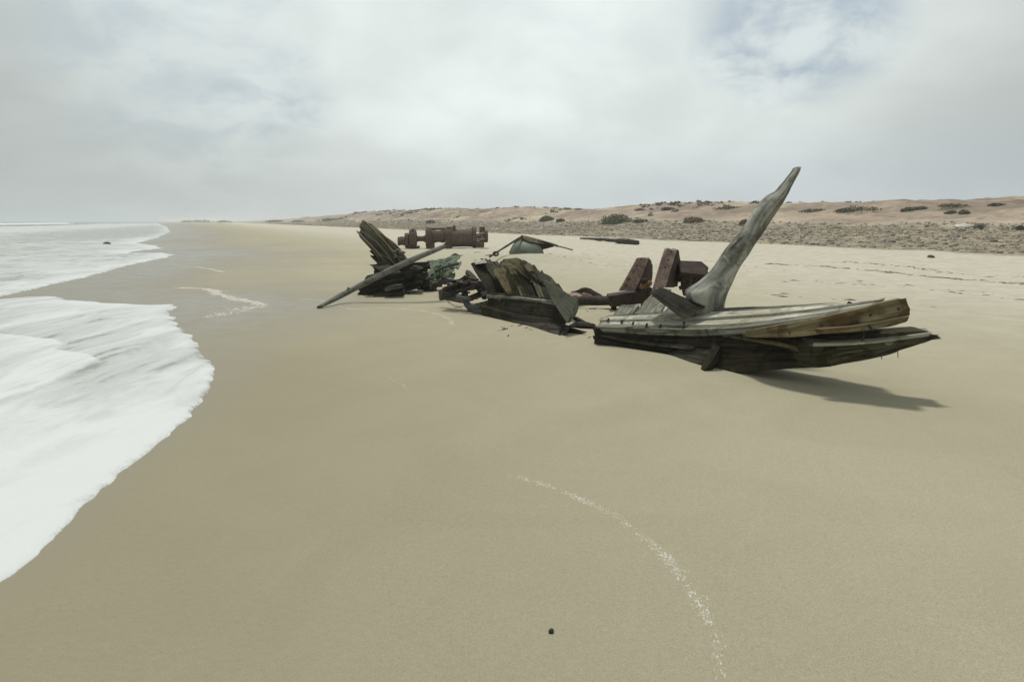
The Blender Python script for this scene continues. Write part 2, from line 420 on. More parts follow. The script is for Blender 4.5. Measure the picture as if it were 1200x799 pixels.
M['rockdark'] = rust('dark_stone', (.045, .045, .04), (.10, .098, .085), (.03, .03, .028), sc=3, bd=.04)
M['shell'] = rust('dark_shell', (.012, .018, .022), (.03, .04, .045), (.06, .07, .07), rough=.35, sc=80, bd=.001)

def sand_material():
    m, t, b = mat('sand'); tc = t.nodes.new('ShaderNodeTexCoord'); P = tc.outputs['Object']
    def AT(n):
        a = t.nodes.new('ShaderNodeAttribute'); a.attribute_name = n; return a.outputs['Fac']
    wet, dryup, rub, dune = AT('wet'), AT('dryup'), AT('rub'), AT('dune')
    big = NOISE(t, P, .28, 5, .55, .4); mid = NOISE(t, P, 2.0, 5, .6, .3); fine = NOISE(t, P, 160, 3, .8); gr = NOISE(t, P, 420, 2, .8)
    c = MIXC(t, RAMP(t, big, .25, .75), (.345, .318, .230), (.375, .349, .255))
    c = MIXC(t, .9, c, MIXC(t, RAMP(t, NOISE(t, P, .75, 6, .62, 1.2), .36, .64), (.965, .965, .965), (1.03, 1.03, 1.03)), 'MULTIPLY')
    mpx = t.nodes.new('ShaderNodeMapping'); mpx.inputs['Rotation'].default_value = (0, 0, math.radians(20)); L(t, P, mpx.inputs['Vector'])
    mpy = t.nodes.new('ShaderNodeMapping'); mpy.inputs['Scale'].default_value = (2.6, .35, 1); L(t, mpx.outputs[0], mpy.inputs['Vector'])
    wash = NOISE(t, mpy.outputs[0], 1.0, 5, .6, .8)
    wl_ = MATH(t, 'SUBTRACT', 1.0, MATH(t, 'MULTIPLY', MATH(t, 'ABSOLUTE', MATH(t, 'SUBTRACT', wash, .52)), 60), clamp=True)
    c = MIXC(t, MATH(t, 'MULTIPLY', wl_, .05), c, (.50, .47, .38))
    c = MIXC(t, dryup, c, MIXC(t, RAMP(t, mid, .35, .7), (.43, .405, .33), (.51, .485, .405)))
    # speckle of grains
    c = MIXC(t, .85, c, MIXC(t, RAMP(t, fine, .30, .70), (.74, .74, .74), (1.18, 1.18, 1.18)), 'MULTIPLY')
    c = MIXC(t, MATH(t, 'MULTIPLY', RAMP(t, gr, .66, .74), .30), c, (.06, .055, .045))
    c = MIXC(t, MATH(t, 'MULTIPLY', wet, .88), c, (.20, .182, .145))
    c = MIXC(t, MATH(t, 'MULTIPLY', AT('damp'), .62), c, (.228, .205, .140))
    # stony band below the dunes
    rn = NOISE(t, P, .9, 6, .7, .5); rn2 = NOISE(t, P, 5.0, 4, .7)
    rc = MIXC(t, RAMP(t, rn, .38, .62), (.15, .14, .12), (.38, .325, .23))
    rc = MIXC(t, RAMP(t, rn2, .48, .66), rc, (.10, .095, .08))
    c = MIXC(t, rub, c, rc)
    # dunes: tan and pinkish brown, low scrub darkening the crest in patches
    dn = NOISE(t, P, .10, 5, .6, .6); dn2 = NOISE(t, P, .22, 7, .75, .8); dn3 = NOISE(t, P, .055, 4, .6, .3)
    dc = MIXC(t, RAMP(t, dn, .38, .62), (.24, .19, .152), (.37, .305, .235))
    dc = MIXC(t, MATH(t, 'MULTIPLY', RAMP(t, dn3, .53, .60), .8), dc, (.47, .40, .29))
    veg = MATH(t, 'MULTIPLY', RAMP(t, dn2, .49, .54), AT('veg'))
    dc = MIXC(t, MATH(t, 'MULTIPLY', veg, .8), dc, (.10, .088, .058))
    dc = MIXC(t, MATH(t, 'MULTIPLY', RAMP(t, NOISE(t, P, .9, 5, .75), .50, .66), .55), dc, (.12, .095, .065))
    c = MIXC(t, dune, c, dc)
    L(t, c, b.inputs['Base Color'])
    # far-off wet sand reads as a mirror only where a film of water lies
    r = MATH(t, 'SUBTRACT', .95, MATH(t, 'MULTIPLY', wet, MATH(t, 'MULTIPLY_ADD', RAMP(t, mid, .3, .7), -.12, .735)))
    L(t, r, b.inputs['Roughness']); b.inputs['IOR'].default_value = 1.33
    L(t, MATH(t, 'MULTIPLY_ADD', wet, .28, .12), b.inputs['Specular IOR Level'])
    dry = MATH(t, 'SUBTRACT', 1.0, wet)
    h = MATH(t, 'MULTIPLY', MATH(t, 'ADD', MATH(t, 'MULTIPLY', fine, .22), MATH(t, 'MULTIPLY', mid, .9)), dry)
    h = MATH(t, 'ADD', h, MATH(t, 'MULTIPLY', MATH(t, 'MULTIPLY', NOISE(t, P, 6, 5, .6, .4), dryup), 2.2))
    h = MATH(t, 'ADD', h, MATH(t, 'MULTIPLY', MATH(t, 'MULTIPLY', NOISE(t, P, 28, 6, .72, .5), dry), .9))
    h = MATH(t, 'ADD', h, MATH(t, 'MULTIPLY', wl_, .06))
    h = MATH(t, 'ADD', h, MATH(t, 'MULTIPLY', MATH(t, 'ADD', rn2, rn), MATH(t, 'MULTIPLY', MATH(t, 'ADD', rub, MATH(t, 'MULTIPLY', dune, .6)), 5.0)))
    BUMP(t, b, h, .8, .010)
    return m
M['sand'] = sand_material()

def foam_mat():
    m, t, b = mat('sea_foam_and_water'); tc = t.nodes.new('ShaderNodeTexCoord'); P = tc.outputs['Object']
    a = t.nodes.new('ShaderNodeAttribute'); a.attribute_name = 'cover'; cov = a.outputs['Fac']
    a2 = t.nodes.new('ShaderNodeAttribute'); a2.attribute_name = 'deep'; deep = a2.outputs['Fac']
    mp = t.nodes.new('ShaderNodeMapping'); mp.inputs['Rotation'].default_value = (0, 0, 0); mp.inputs['Scale'].default_value = (2.3, .50, 1)
    L(t, P, mp.inputs['Vector'])
    s1 = NOISE(t, mp.outputs[0], .9, 7, .62, 1.1)
    vo = t.nodes.new('ShaderNodeTexVoronoi'); vo.feature = 'DISTANCE_TO_EDGE'; vo.inputs['Scale'].default_value = 9; L(t, mp.outputs[0], vo.inputs['Vector'])
    s3 = NOISE(t, P, 14, 5, .65, .6)
    v = MATH(t, 'ADD', s1, MATH(t, 'MULTIPLY', MATH(t, 'SUBTRACT', s3, .5), .16))
    v = MATH(t, 'ADD', v, MATH(t, 'SUBTRACT', cov, .5))
    a3 = t.nodes.new('ShaderNodeAttribute'); a3.attribute_name = 'edge'
    lace = t.nodes.new('ShaderNodeTexVoronoi'); lace.feature = 'DISTANCE_TO_EDGE'; lace.inputs['Scale'].default_value = 30; L(t, P, lace.inputs['Vector'])
    v = MATH(t, 'SUBTRACT', v, MATH(t, 'MULTIPLY', a3.outputs['Fac'], MATH(t, 'ADD', MATH(t, 'MULTIPLY', RAMP(t, lace.outputs['Distance'], .02, .25), .22), MATH(t, 'MULTIPLY', RAMP(t, NOISE(t, P, 7, 4, .6), .4, .6), .35))))
    f = RAMP(t, v, .44, .58)
    thin = RAMP(t, v, .52, .92)
    wc = MIXC(t, deep, (.25, .245, .21), (.09, .13, .115))
    fc = MIXC(t, thin, (.42, .445, .44), (.575, .605, .60))
    c = MIXC(t, f, wc, fc)
    L(t, c, b.inputs['Base Color'])
    L(t, MATH(t, 'MULTIPLY_ADD', f, .62, .16), b.inputs['Roughness']); b.inputs['IOR'].default_value = 1.33
    h = MATH(t, 'ADD', MATH(t, 'MULTIPLY', f, .8), MATH(t, 'MULTIPLY', MATH(t, 'ADD', NOISE(t, P, 45, 4, .7), MATH(t, 'MULTIPLY', s3, .8)), .35))
    BUMP(t, b, h, .5, .012)
    return m
M['foam'] = foam_mat()
def froth_mat():
    m, t, b = mat('froth'); tc = t.nodes.new('ShaderNodeTexCoord')
    n = NOISE(t, tc.outputs['Object'], 60, 3, .6)
    L(t, MIXC(t, RAMP(t, n, .35, .65), (.38, .36, .29), (.53, .515, .45)), b.inputs['Base Color']); b.inputs['Roughness'].default_value = .5; return m
M['froth'] = froth_mat()
def leaf_mat(name, a, b_):
    m, t, b = mat(name); tc = t.nodes.new('ShaderNodeTexCoord')
    at = t.nodes.new('ShaderNodeAttribute'); at.attribute_name = 'v'
    n = NOISE(t, tc.outputs['Object'], 1.5, 4, .7)
    L(t, MIXC(t, MATH(t, 'ADD', MATH(t, 'MULTIPLY', at.outputs['Fac'], .6), MATH(t, 'MULTIPLY', n, .4)), a, b_), b.inputs['Base Color']); b.inputs['Roughness'].default_value = .8; return m
M['leaf'] = leaf_mat('scrub_leaves', (.045, .055, .025), (.15, .15, .07))
M['drystem'] = leaf_mat('dry_scrub', (.09, .07, .035), (.24, .18, .09))
def stone_mat():
    m, t, b = mat('rubble_stone'); at = t.nodes.new('ShaderNodeAttribute'); at.attribute_name = 'v'
    tc = t.nodes.new('ShaderNodeTexCoord'); n = NOISE(t, tc.outputs['Object'], 3, 4, .6)
    c = MIXC(t, at.outputs['Fac'], (.11, .105, .09), (.40, .345, .255)); c = MIXC(t, MATH(t, 'MULTIPLY', RAMP(t, NOISE(t, tc.outputs['Object'], .25, 4, .6), .45, .6), .5), c, (.34, .27, .165)); c = MIXC(t, MATH(t, 'MULTIPLY', n, .3), c, (.17, .16, .14))
    L(t, c, b.inputs['Base Color']); b.inputs['Roughness'].default_value = .9; return m
M['stones'] = stone_mat()
M['weed'] = rust('dried_seaweed', (.045, .045, .025), (.11, .10, .055), (.03, .028, .02), sc=12, bd=.005)

# ------------------------------------------------------------------ ground, dunes, sea
def polar(th, rr):
    T, R = np.meshgrid(th, rr, indexing='ij'); return R*np.sin(T), R*np.cos(T)
def grid_faces(n, m, keep):
    i, j = np.meshgrid(np.arange(n-1), np.arange(m-1), indexing='ij')
    a = i*m+j; q = np.stack([a, a+1, a+m+1, a+m], -1)[keep]; return q.reshape(-1, 4)
def grid_obj(name, X, Y, Z, keep, m, attrs):
    n_, m_ = X.shape; q = grid_faces(n_, m_, keep)
    used = np.unique(q); mp = np.full(n_*m_, -1); mp[used] = np.arange(len(used)); q = mp[q]
    V = np.stack([X.ravel(), Y.ravel(), Z.ravel()], 1)[used]
    me = bpy.data.meshes.new(name); me.vertices.add(len(V)); me.vertices.foreach_set('co', V.astype(np.float32).ravel())
    me.loops.add(q.size); me.loops.foreach_set('vertex_index', q[:, ::-1].ravel().astype(np.int32))
    me.polygons.add(len(q)); me.polygons.foreach_set('loop_start', np.arange(0, q.size, 4, dtype=np.int32))
    me.polygons.foreach_set('use_smooth', np.ones(len(q), bool)); me.update(calc_edges=True); me.validate()
    for k, a in attrs.items():
        at = me.attributes.new(k, 'FLOAT', 'POINT'); at.data.foreach_set('value', a.ravel()[used].astype(np.float32))
    me.materials.append(m); o = bpy.data.objects.new(name, me); COL.objects.link(o); return o
half = math.radians(44)
th = np.r_[np.linspace(-math.pi, -half, 70, endpoint=False), np.linspace(-half, half, 860, endpoint=False), np.linspace(half, math.pi, 71)]
rr = np.r_[.02, .5, 1.0, np.geomspace(1.5, 20, 300, endpoint=False), np.geomspace(20, 400, 420, endpoint=False), np.geomspace(400, 9000, 50)]
X, Y = polar(th, rr); SD = sdist(X, Y); Z = height(X, Y, SD)
tt = X*CN[0]+Y*CN[1]; ss = X*CE[0]+Y*CE[1]
RAD = np.hypot(X, Y)
nz = fbm(X*.25, Y*.25, 21, 4)
# how wet: film left by the last waves, widening away to the north
width = np.interp(Y, [0, 5, 8, 12, 20, 40, 120, 400], [.2, .3, .9, 3.6, 6.5, 8.5, 12, 22])
wet = (1-sst(.05, 1.25, -SD/width + .30*nz + .22*fbm(X*.9, Y*.4, 71, 4)))*np.interp(Y, [0, 6, 12, 20], [.55, .6, .95, 1])
wet = np.clip(wet, 0, 1)
tw = tt + 1.2*nz
dryup = sst(5, 19, tw)
tn = tt + 2.0*fbm(ss*.05, tt*.05, 3, 3) + 1.2*nz
rub = sst(30.5, 33, tn)*(1-sst(54, 60, tn+2*nz))
dune = sst(53, 60, tn+2*nz)
veg = (.35+.65*sst(-.2, .2, fbm(ss*.03, tt*.05, 40, 3))) * sst(1.6, 3.0, Z)
cm = (tt[:-1, :-1] > 52)
damp = 1-sst(-.3, 5.5, -SD+.5*nz); damp = damp*(1-.6*sst(6, 12, Y))
att = dict(damp=damp, wet=wet, dryup=dryup, rub=rub, dune=dune, veg=veg)
setp(grid_obj('beach', X, Y, Z, ~cm, M['sand'], att), kind='structure')
setp(grid_obj('dunes', X, Y, Z, cm, M['sand'], att), kind='structure')

# sea sheet: rounded lip at its edge, froth relief, breakers further out
th2 = np.r_[np.linspace(-math.pi, -math.radians(46), 60, endpoint=False), np.linspace(-math.radians(46), -math.radians(18), 640)]
rr2 = np.r_[np.geomspace(1.2, 2.4, 20, endpoint=False), np.geomspace(2.4, 40, 700, endpoint=False), np.geomspace(40, 500, 260, endpoint=False), np.geomspace(500, 6200, 60)]
X2, Y2 = polar(th2, rr2); SD2 = sdist(X2, Y2); G2 = height(X2, Y2, SD2); t2 = X2*CN[0]+Y2*CN[1]; s2 = X2*CE[0]+Y2*CE[1]
R2 = np.hypot(X2, Y2)
lip = .022*(1-np.exp(-np.maximum(SD2, 0)/.035)) + .02*sst(0, 1.2, SD2)
ca, sa = math.cos(math.radians(62)), math.sin(math.radians(62))
xa, ya = Y2, X2
nr = sst(.02, .5, SD2)
st = fbm(xa*.6, ya*2.6, 5, 4)
front_px = [(-300, 560), (-60, 500), (0, 476), (40, 463), (75, 446), (104, 434), (119, 426), (104, 419), (66, 414), (84, 407), (62, 401), (20, 396), (0, 394), (-120, 392), (-400, 400)]
def sd_poly(pl, X, Y):
    global poly
    keep = poly; poly = subdiv_poly(pl); d_ = sdist(X, Y); poly = keep; return d_
FD = sd_poly(np.array([g0(*p) for p in front_px]), X2, Y2)
front_in = sst(-.02, .05, FD)
rel = .022*front_in*np.exp(-np.maximum(FD, 0)/.8) + nr*(.012*fbm(X2*3, Y2*3, 4, 4) + .010*st)
sea = sst(6, 25, SD2)
wv = sea*(.10*fbm(s2*.08, t2*.35, 6, 4) + .05*fbm(s2*.4, t2*.9, 7, 3))
def breaker(t0, a, w, ph):
    q = t2-t0-6*noise(s2*.012+ph, ph)-1.2*noise(s2*.08, ph)
    am = a*sst(-.5, .35, noise(s2*.009+ph*3, ph+2)+.25)
    return am*np.exp(-np.where(q > 0, (q/(w*.45))**2, (q/w)**2)), q
b1, q1 = breaker(-46, .38, 5, 1.3); b2, q2 = breaker(-84, .75, 8, 4.1); b3, q3 = breaker(-120, .8, 9, 7.7)
wv = wv + sea*(b1+b2+b3)
Z2 = np.where(SD2 > 0, lip+rel+wv, -.03*sst(0, .1, -SD2)-.02*np.maximum(0, -SD2)/.1)
Z2 = np.where(SD2 > 0, Z2, np.maximum(G2-.08, G2+SD2*1.2))
Z2 = np.where((SD2 > 0), np.maximum(Z2, G2+.004), Z2)
c_far = np.interp(t2, [-58, -50, -27, -17, -8], [.22, .64, .64, .46, .40])
cover = np.interp(Y2, [0, 4.9, 5.9, 7, 8, 9, 11, 13.5, 20, 34, 45, 70], [.86, .76, .585, .55, .55, .60, .62, .58, .58, .58, .56, .56])
wf = sst(45, 75, Y2); cover = cover*(1-wf)+c_far*wf
cover = cover + .12*fbm(X2*.5, Y2*.5, 31, 3)
cover = cover + .26*front_in*np.exp(-np.maximum(FD, 0)/.5) + .05*front_in
cover = cover + .30*np.exp(-np.maximum(SD2, 0)/np.interp(Y2, [0, 6, 20, 60], [.5, .45, .7, 1.5]))
far = sst(-50, -60, t2)*sst(20, 50, R2)
cover = cover*(1-far) + far*(.22+.9*np.exp(-((q2-2)/7)**2)*(b2 > .1)+.8*np.exp(-((q3-1)/9)**2)*(b3 > .2)+.5*np.exp(-((q1)/5)**2)*(b1 > .1))
cover = np.where(R2 > 500, .15, cover)
deep = sst(-50, -60, t2)
keep2 = (SD2[:-1, :-1] > -.06)|(SD2[1:, 1:] > -.06)|(SD2[1:, :-1] > -.06)|(SD2[:-1, 1:] > -.06)
setp(grid_obj('sea', X2, Y2, Z2, keep2, M['foam'], dict(cover=cover, deep=deep, edge=np.exp(-np.maximum(SD2, 0)/(.012*np.clip(R2, 2, 20)**.8)))), kind='structure')

# froth lines left on the sand by older waves
def froth(name, px, count, spread, size, label, dens=1.0):
    P = np.array([g0(*p) for p in px]); P3 = crm(np.c_[P, np.zeros(len(P))], 400)[:, :2]
    V = []; Fc = []; pts = []
    T = np.gradient(P3, axis=0); T /= np.linalg.norm(T, axis=1, keepdims=True)
    while len(pts) < count:
        k = RNG.integers(0, 400); e = k/400
        if noise(k*.09, len(px)+3.1, 2.2)*.5+.55 < RNG.random(): continue
        if RNG.random() > min(1, 6*e+.25)*min(1, 5*(1-e)+.3): continue
        off = RNG.normal(0, 1)*spread*(.5+.5*abs(noise(k*.03, 9.1)))+spread*.8*noise(k*.045, 5.5)
        p = P3[k]+off*np.array([-T[k][1], T[k][0]]); pts.append((p, T[k]))
    pp = np.array([p for p, _ in pts]); zz = height(pp[:, 0], pp[:, 1])
    for (p, tg), z in zip(pts, zz):
        r = size*(.35+RNG.random()**2*1.1); m = 8; k0 = len(V); a0 = RNG.random()*6
        el = 1+RNG.random()*1.2; a = np.arange(m)*2*np.pi/m
        rad = r*(1+.35*RNG.standard_normal(m)*.7)
        lx, ly = rad*np.cos(a+a0)*el, rad*np.sin(a+a0)
        x = lx*tg[0]-ly*tg[1]+p[0]; y = lx*tg[1]+ly*tg[0]+p[1]
        hgt = min(.004, r*.3)
        V += [(x[i], y[i], z-.003) for i in range(m)]
        V += [(p[0]+(x[i]-p[0])*.7, p[1]+(y[i]-p[1])*.7, z+hgt*.8) for i in range(m)]; V.append((p[0], p[1], z+hgt))
        for i in range(m):
            j = (i+1) % m; Fc += [(k0+i, k0+j, k0+m+j, k0+m+i), (k0+m+i, k0+m+j, k0+2*m)]
    o = mesh_obj(name, V, Fc, M['froth'], sharp=None); setp(o, label, 'foam', kind='stuff'); return o
froth('froth_line', [(595, 555), (640, 567), (690, 588), (735, 612), (770, 645), (800, 675), (822, 710), (836, 745), (848, 795)], 1150, .024, .0042, 'thin curved trail of drying sea froth on the sand in the right foreground')
froth('froth_line', [(205, 337), (240, 338), (252, 342), (262, 347), (290, 353), (312, 357)], 520, .09, .034, 'bent streak of froth on wet sand beside the end of the nearer wave')
froth('froth_line', [(206, 314), (232, 313), (262, 319)], 160, .06, .035, 'short froth streak on wet sand in front of the farther wave')
froth('froth_line', [(245, 372), (270, 366), (296, 360), (308, 357)], 260, .16, .018, 'scattered froth flecks on the wet film between wave and spar')
froth('froth_line', [(342, 351), (375, 352), (410, 362), (450, 361), (500, 366), (522, 373), (531, 384)], 600, .03, .010, 'faint froth line curving over the sand below the leaning spar')
froth('froth_line', [(450, 440), (470, 450), (484, 462)], 40, .02, .005, 'barely visible fleck line of froth on the middle sand')

# stony band: far too many stones to count
def stones(name, n, smin, smax, label):
    V0, F0 = ICO[1]; nv = len(V0); V = []; Fc = []; vv = []
    s = RNG.random(n)**1.6*420+0; t_ = 32+RNG.random(n)**.8*25
    s = s+RNG.random(n)*2
    x = CN[0]*t_+CE[0]*s; y = CN[1]*t_+CE[1]*s
    cl_ = fbm(x*.16, y*.16, 50, 3)
    k = (y > 12) & (cl_*.9+RNG.random(n) > .42) & (np.abs(x/y) < 1.15); x, y, s = x[k], y[k], s[k]; z = height(x, y)
    for i in range(len(x)):
        r = smin+(smax-smin)*RNG.random()**3.2
        r *= 1+y[i]/160
        sc = np.array([1, .6+.5*RNG.random(), .35+.45*RNG.random()])*r; a = RNG.random()*6.3
        v = V0*(1+.25*RNG.standard_normal((nv, 1)))*sc
        c, q = math.cos(a), math.sin(a)
        V.append(np.stack([v[:, 0]*c-v[:, 1]*q+x[i], v[:, 0]*q+v[:, 1]*c+y[i], v[:, 2]+z[i]+sc[2]*.25], 1))
        Fc.append(np.array(F0)+i*nv); vv.append(np.full(nv, RNG.random()**.8))
    V = np.vstack(V); Fc = np.vstack(Fc)
    me = bpy.data.meshes.new(name); me.vertices.add(len(V)); me.vertices.foreach_set('co', V.astype(np.float32).ravel())
    me.loops.add(Fc.size); me.loops.foreach_set('vertex_index', Fc.ravel().astype(np.int32)); me.polygons.add(len(Fc)); me.polygons.foreach_set('loop_start', np.arange(0, Fc.size, 3, dtype=np.int32))
    me.update(calc_edges=True); me.validate()
    at = me.attributes.new('v', 'FLOAT', 'POINT'); at.data.foreach_set('value', np.concatenate(vv).astype(np.float32)); me.materials.append(M['stones'])
    o = bpy.data.objects.new(name, me); COL.objects.link(o); return setp(o, label, 'stones', kind='stuff')
stones('rubble_stones', 60000, .03, .15, 'band of grey and tan rubble stones strewn between the beach and the dunes')

# dried weed along the old tide lines on the upper beach
def wrack():
    V = []; Fc = []
    def bit(x, y, z, L_, w, a):
        k0 = len(V); c, s = math.cos(a), math.sin(a)
        for q, (lx, ly, lz) in enumerate([(-1, -.3, 0), (-.3, -1, .0), (.5, -.7, 0), (1, .2, 0), (.4, .9, 0), (-.6, .8, 0), (0, 0, 1)]):
            lx *= L_*(.8+.4*RNG.random()); ly *= w*(.8+.4*RNG.random()); V.append((x+lx*c-ly*s, y+lx*s+ly*c, z-.004+lz*(w*.35+.004)))
        for i in range(6): Fc.append((k0+i, k0+(i+1) % 6, k0+6))
    lines = [([(900, 309), (960, 312), (1010, 316), (1060, 321), (1110, 326), (1160, 330), (1230, 336)], 900, .22), ([(985, 307), (1060, 312), (1130, 322), (1215, 326)], 250, .3),
             ([(920, 328), (1000, 332), (1080, 338), (1200, 350)], 110, .6), ([(640, 300), (740, 312), (840, 330)], 130, 1.4), ([(600, 292), (700, 300), (800, 306), (900, 316)], 150, 1.0), ([(880, 345), (960, 350), (1100, 358)], 40, .3)]
    for px, n, sp in lines:
        P = crm(np.array([G(*p) for p in px]), 300)
        for _ in range(n):
            k = RNG.integers(0, 299)
            if noise(k*.11, n*.3) < -.15 and RNG.random() < .85: continue
            T = P[k+1]-P[k]; a = math.atan2(T[1], T[0])+RNG.normal(0, .35)
            x, y = P[k][0]+RNG.normal(0, sp*.5), P[k][1]+RNG.normal(0, sp); L_ = .03+.13*RNG.random()**2
            bit(x, y, h1(x, y), L_, L_*(.15+.3*RNG.random()), a)
    o = mesh_obj('dried_seaweed', V, Fc, M['weed'], smooth=False); setp(o, 'dark bits of dried seaweed scattered in lines over the upper beach', 'seaweed', kind='stuff')
wrack()

# ------------------------------------------------------------------ scrub on the dunes
def shrub(name, P, rx, ry, h, n, mt, label, group=None, leaf=.10, cat='shrub'):
    root = empty(name, P, label, cat, group)
    V = []; Fc = []; vv = []
    for _ in range(n):
        d = RNG.standard_normal(3); d /= np.linalg.norm(d); d[2] = abs(d[2]); r = RNG.random()**.35
        p = d*np.array([rx, ry, h])*r*(1+.28*fbm(d[0]*2.3+P[0], d[1]*2.3, d[2]*2.3, 3))
        a = RNG.standard_normal(3); a /= np.linalg.norm(a); a[2] = abs(a[2])*.8+.1; b = np.cross(a, RNG.standard_normal(3)); b /= np.linalg.norm(b)
        l = leaf*(.6+RNG.random()*.8); k0 = len(V); q = np.array(P)+p-np.array([0, 0, .06*h])
        V += [q-a*l*.5, q+b*l*.32, q+a*l, q-b*l*.32]; Fc.append((k0, k0+1, k0+2, k0+3)); vv += [RNG.random()]*4
    mesh_obj('foliage', V, Fc, mt, root, smooth=False, attrs={'v': vv})
    # woody core with branching stems
    V = []; Fc = []; q = np.array(P)-np.array([0, 0, .1*h])
    for _ in range(9):
        a = RNG.random()*6.28; e = q+np.array([math.cos(a)*rx*.7, math.sin(a)*ry*.7, h*(.5+.4*RNG.random())]); mdl = (q+e)/2+np.array([0, 0, .12*h])
        s = np.array([-math.sin(a), math.cos(a), 0])*leaf*.16; u = np.array([0, 0, leaf*.16]); k0 = len(V)
        for c, k in ((q, 1.0), (mdl, .7), (e, .25)): V += [c+s*k, c+u*k, c-s*k, c-u*k]
        for r_ in range(2):
            for j in range(4): Fc.append((k0+r_*4+j, k0+r_*4+(j+1) % 4, k0+r_*4+4+(j+1) % 4, k0+r_*4+4+j))
    mesh_obj('stems', V, Fc, M['drystem'], root, smooth=False)
    return root
def shrub_at(u, v, wpx, hpx, n, mt, label, group=None, dens=1.0, name='dune_shrub'):
    p = G(u, v); d = p[1]; rx = wpx/2/F*d; h = hpx/F*d*1.05
    p[2] -= .04
    return shrub(name, p, rx, rx*.8, h, n, mt, label, group, leaf=max(.10, d/F*1.6))
shrub_at(722, 261.5, 37, 11, 1700, M['leaf'], 'large rounded olive green bush at the foot of the dunes')
shrub_at(641, 259, 17, 6, 800, M['leaf'], 'low olive bush well left of the large rounded bush')
shrub_at(657, 260, 11, 4, 400, M['leaf'], 'small low bush just right of the low olive bush')
shrub_at(751, 260, 22, 3, 500, M['leaf'], 'flat dark scrub just right of the large rounded bush')
shrub_at(813, 261.5, 27, 7.5, 1300, M['drystem'], 'ochre brown dry bush between the large bush and the tall post')
shrub_at(873, 264, 13, 7, 600, M['drystem'], 'dark brown bush half hidden behind the tall weathered post')
shrub_at(505, 262, 12, 4, 400, M['leaf'], 'small green bush behind the left of the rusty windlass')
for (u, v, w_, h_) in ((236, 260.8, 30, 2.8), (262, 261, 18, 2.2), (322, 260.6, 22, 2.6), (388, 259, 26, 2.6), (350, 260.5, 16, 1.8), (218, 260.8, 12, 2.0)):
    shrub_at(u, v, w_, h_, 260, M['leaf'], 'dark low scrub far down the beach where sand meets sky', 'far scrub along the skyline', name='distant_scrub')
for (u, v, w_, h_) in ((1008, 246, 46, 6), (990, 247, 24, 4), (1065, 246, 20, 4), (1080, 244, 16, 3), (1118, 241, 34, 3.5), (1130, 249, 12, 4), (1115, 249, 14, 3), (1168, 239.5, 18, 2.5), (955, 247, 34, 3), (855, 244, 40, 3), (783, 245, 16, 3), (1195, 268, 16, 5), (1147, 268, 8, 4)):
    shrub_at(u, v+1, w_, h_, 500, M['leaf'], 'low dark scrub clump on the dune slope', 'scrub clumps on the dunes')

def scrub_cover():
    V = []; Fc = []; vv = []; n = 0
    s = RNG.random(9000)**1.4*700; t_ = 56+RNG.random(9000)*45
    x = CN[0]*t_+CE[0]*s; y = CN[1]*t_+CE[1]*s
    m_ = fbm(x*.07, y*.07, 61, 4)*1.6+.35*sst(62, 76, t_)
    k = (y > 15) & (np.abs(x/y) < 1.0) & (m_ > .50+.30*RNG.random(9000)) & (s < 420); x, y = x[k], y[k]; z = hq(x, y)
    for i in range(len(x)):
        R_ = (.14+.34*RNG.random()**2)*(1+y[i]/250); nl = 26; lf = R_*.33
        d = RNG.standard_normal((nl, 3)); d /= np.linalg.norm(d, axis=1)[:, None]; d[:, 2] = np.abs(d[:, 2])*.5
        c = d*R_*RNG.random((nl, 1))**.4+np.array([x[i], y[i], z[i]])
        a = RNG.standard_normal((nl, 3))*lf; b_ = RNG.standard_normal((nl, 3))*lf*.6
        q = np.stack([c-a*.5, c+b_, c+a*.6, c-b_], 1).reshape(-1, 3); k0 = n; n += nl*4; V.append(q)
        Fc.append(np.arange(k0, n).reshape(-1, 4)); vv.append(np.repeat(RNG.random(nl), 4))
    V = np.vstack(V); Fc = np.vstack(Fc)
    o = mesh_obj('low_scrub', V, Fc.tolist(), M['leaf2'], smooth=False, attrs={'v': np.concatenate(vv)}); setp(o, 'sparse low dark scrub covering the dune tops in patches', 'scrub', kind='stuff')
M['leaf2'] = leaf_mat('brown_scrub', (.09, .08, .05), (.22, .185, .115))
scrub_cover()

# ------------------------------------------------------------------ bow fragment
bow = empty('bow_fragment', G(812, 438), 'broken wooden bow fragment with long pale top, its forked tip jutting right above its shadow', 'shipwreck')
def E(lst): return [W(*p) for p in lst]
# top: far edge, near edge (pale, nearly level boards), split in three boards
def lerpE(A, B, t): return [a*(1-t)+b*t for a, b in zip(crm(A, 8), crm(B, 8))]
farE = E([(709, 369, 8.45), (760, 365, 8.1), (847, 360, 7.55), (905, 357.5, 7.15), (951, 355, 6.85), (1000, 352.5, 6.55), (1024, 350.5, 6.40)])
nearE = E([(703, 384, 7.92), (757, 386, 7.50), (830, 387, 6.95), (889, 383, 6.58), (932, 377.2, 6.33), (985, 367.5, 6.08), (1030, 357.5, 5.9)])
for a, b_, n_, z_ in ((0, .27, 'grey', -.01), (.29, .52, 'pale', .018), (.545, .76, 'pale', -.004), (.785, 1.0, 'grey', .010)):
    A = [p+np.array([0, 0, z_]) for p in lerpE(farE, nearE, a)]; B = [p+np.array([0, 0, z_]) for p in lerpE(farE, nearE, b_)]
    deck = plank('deck_plank', A, B, .07, M[n_], bow, n=60, m=8, back=(0, .1, -1), groove=.016, gfreq=30, lump=.010, jag=(.09, .09))
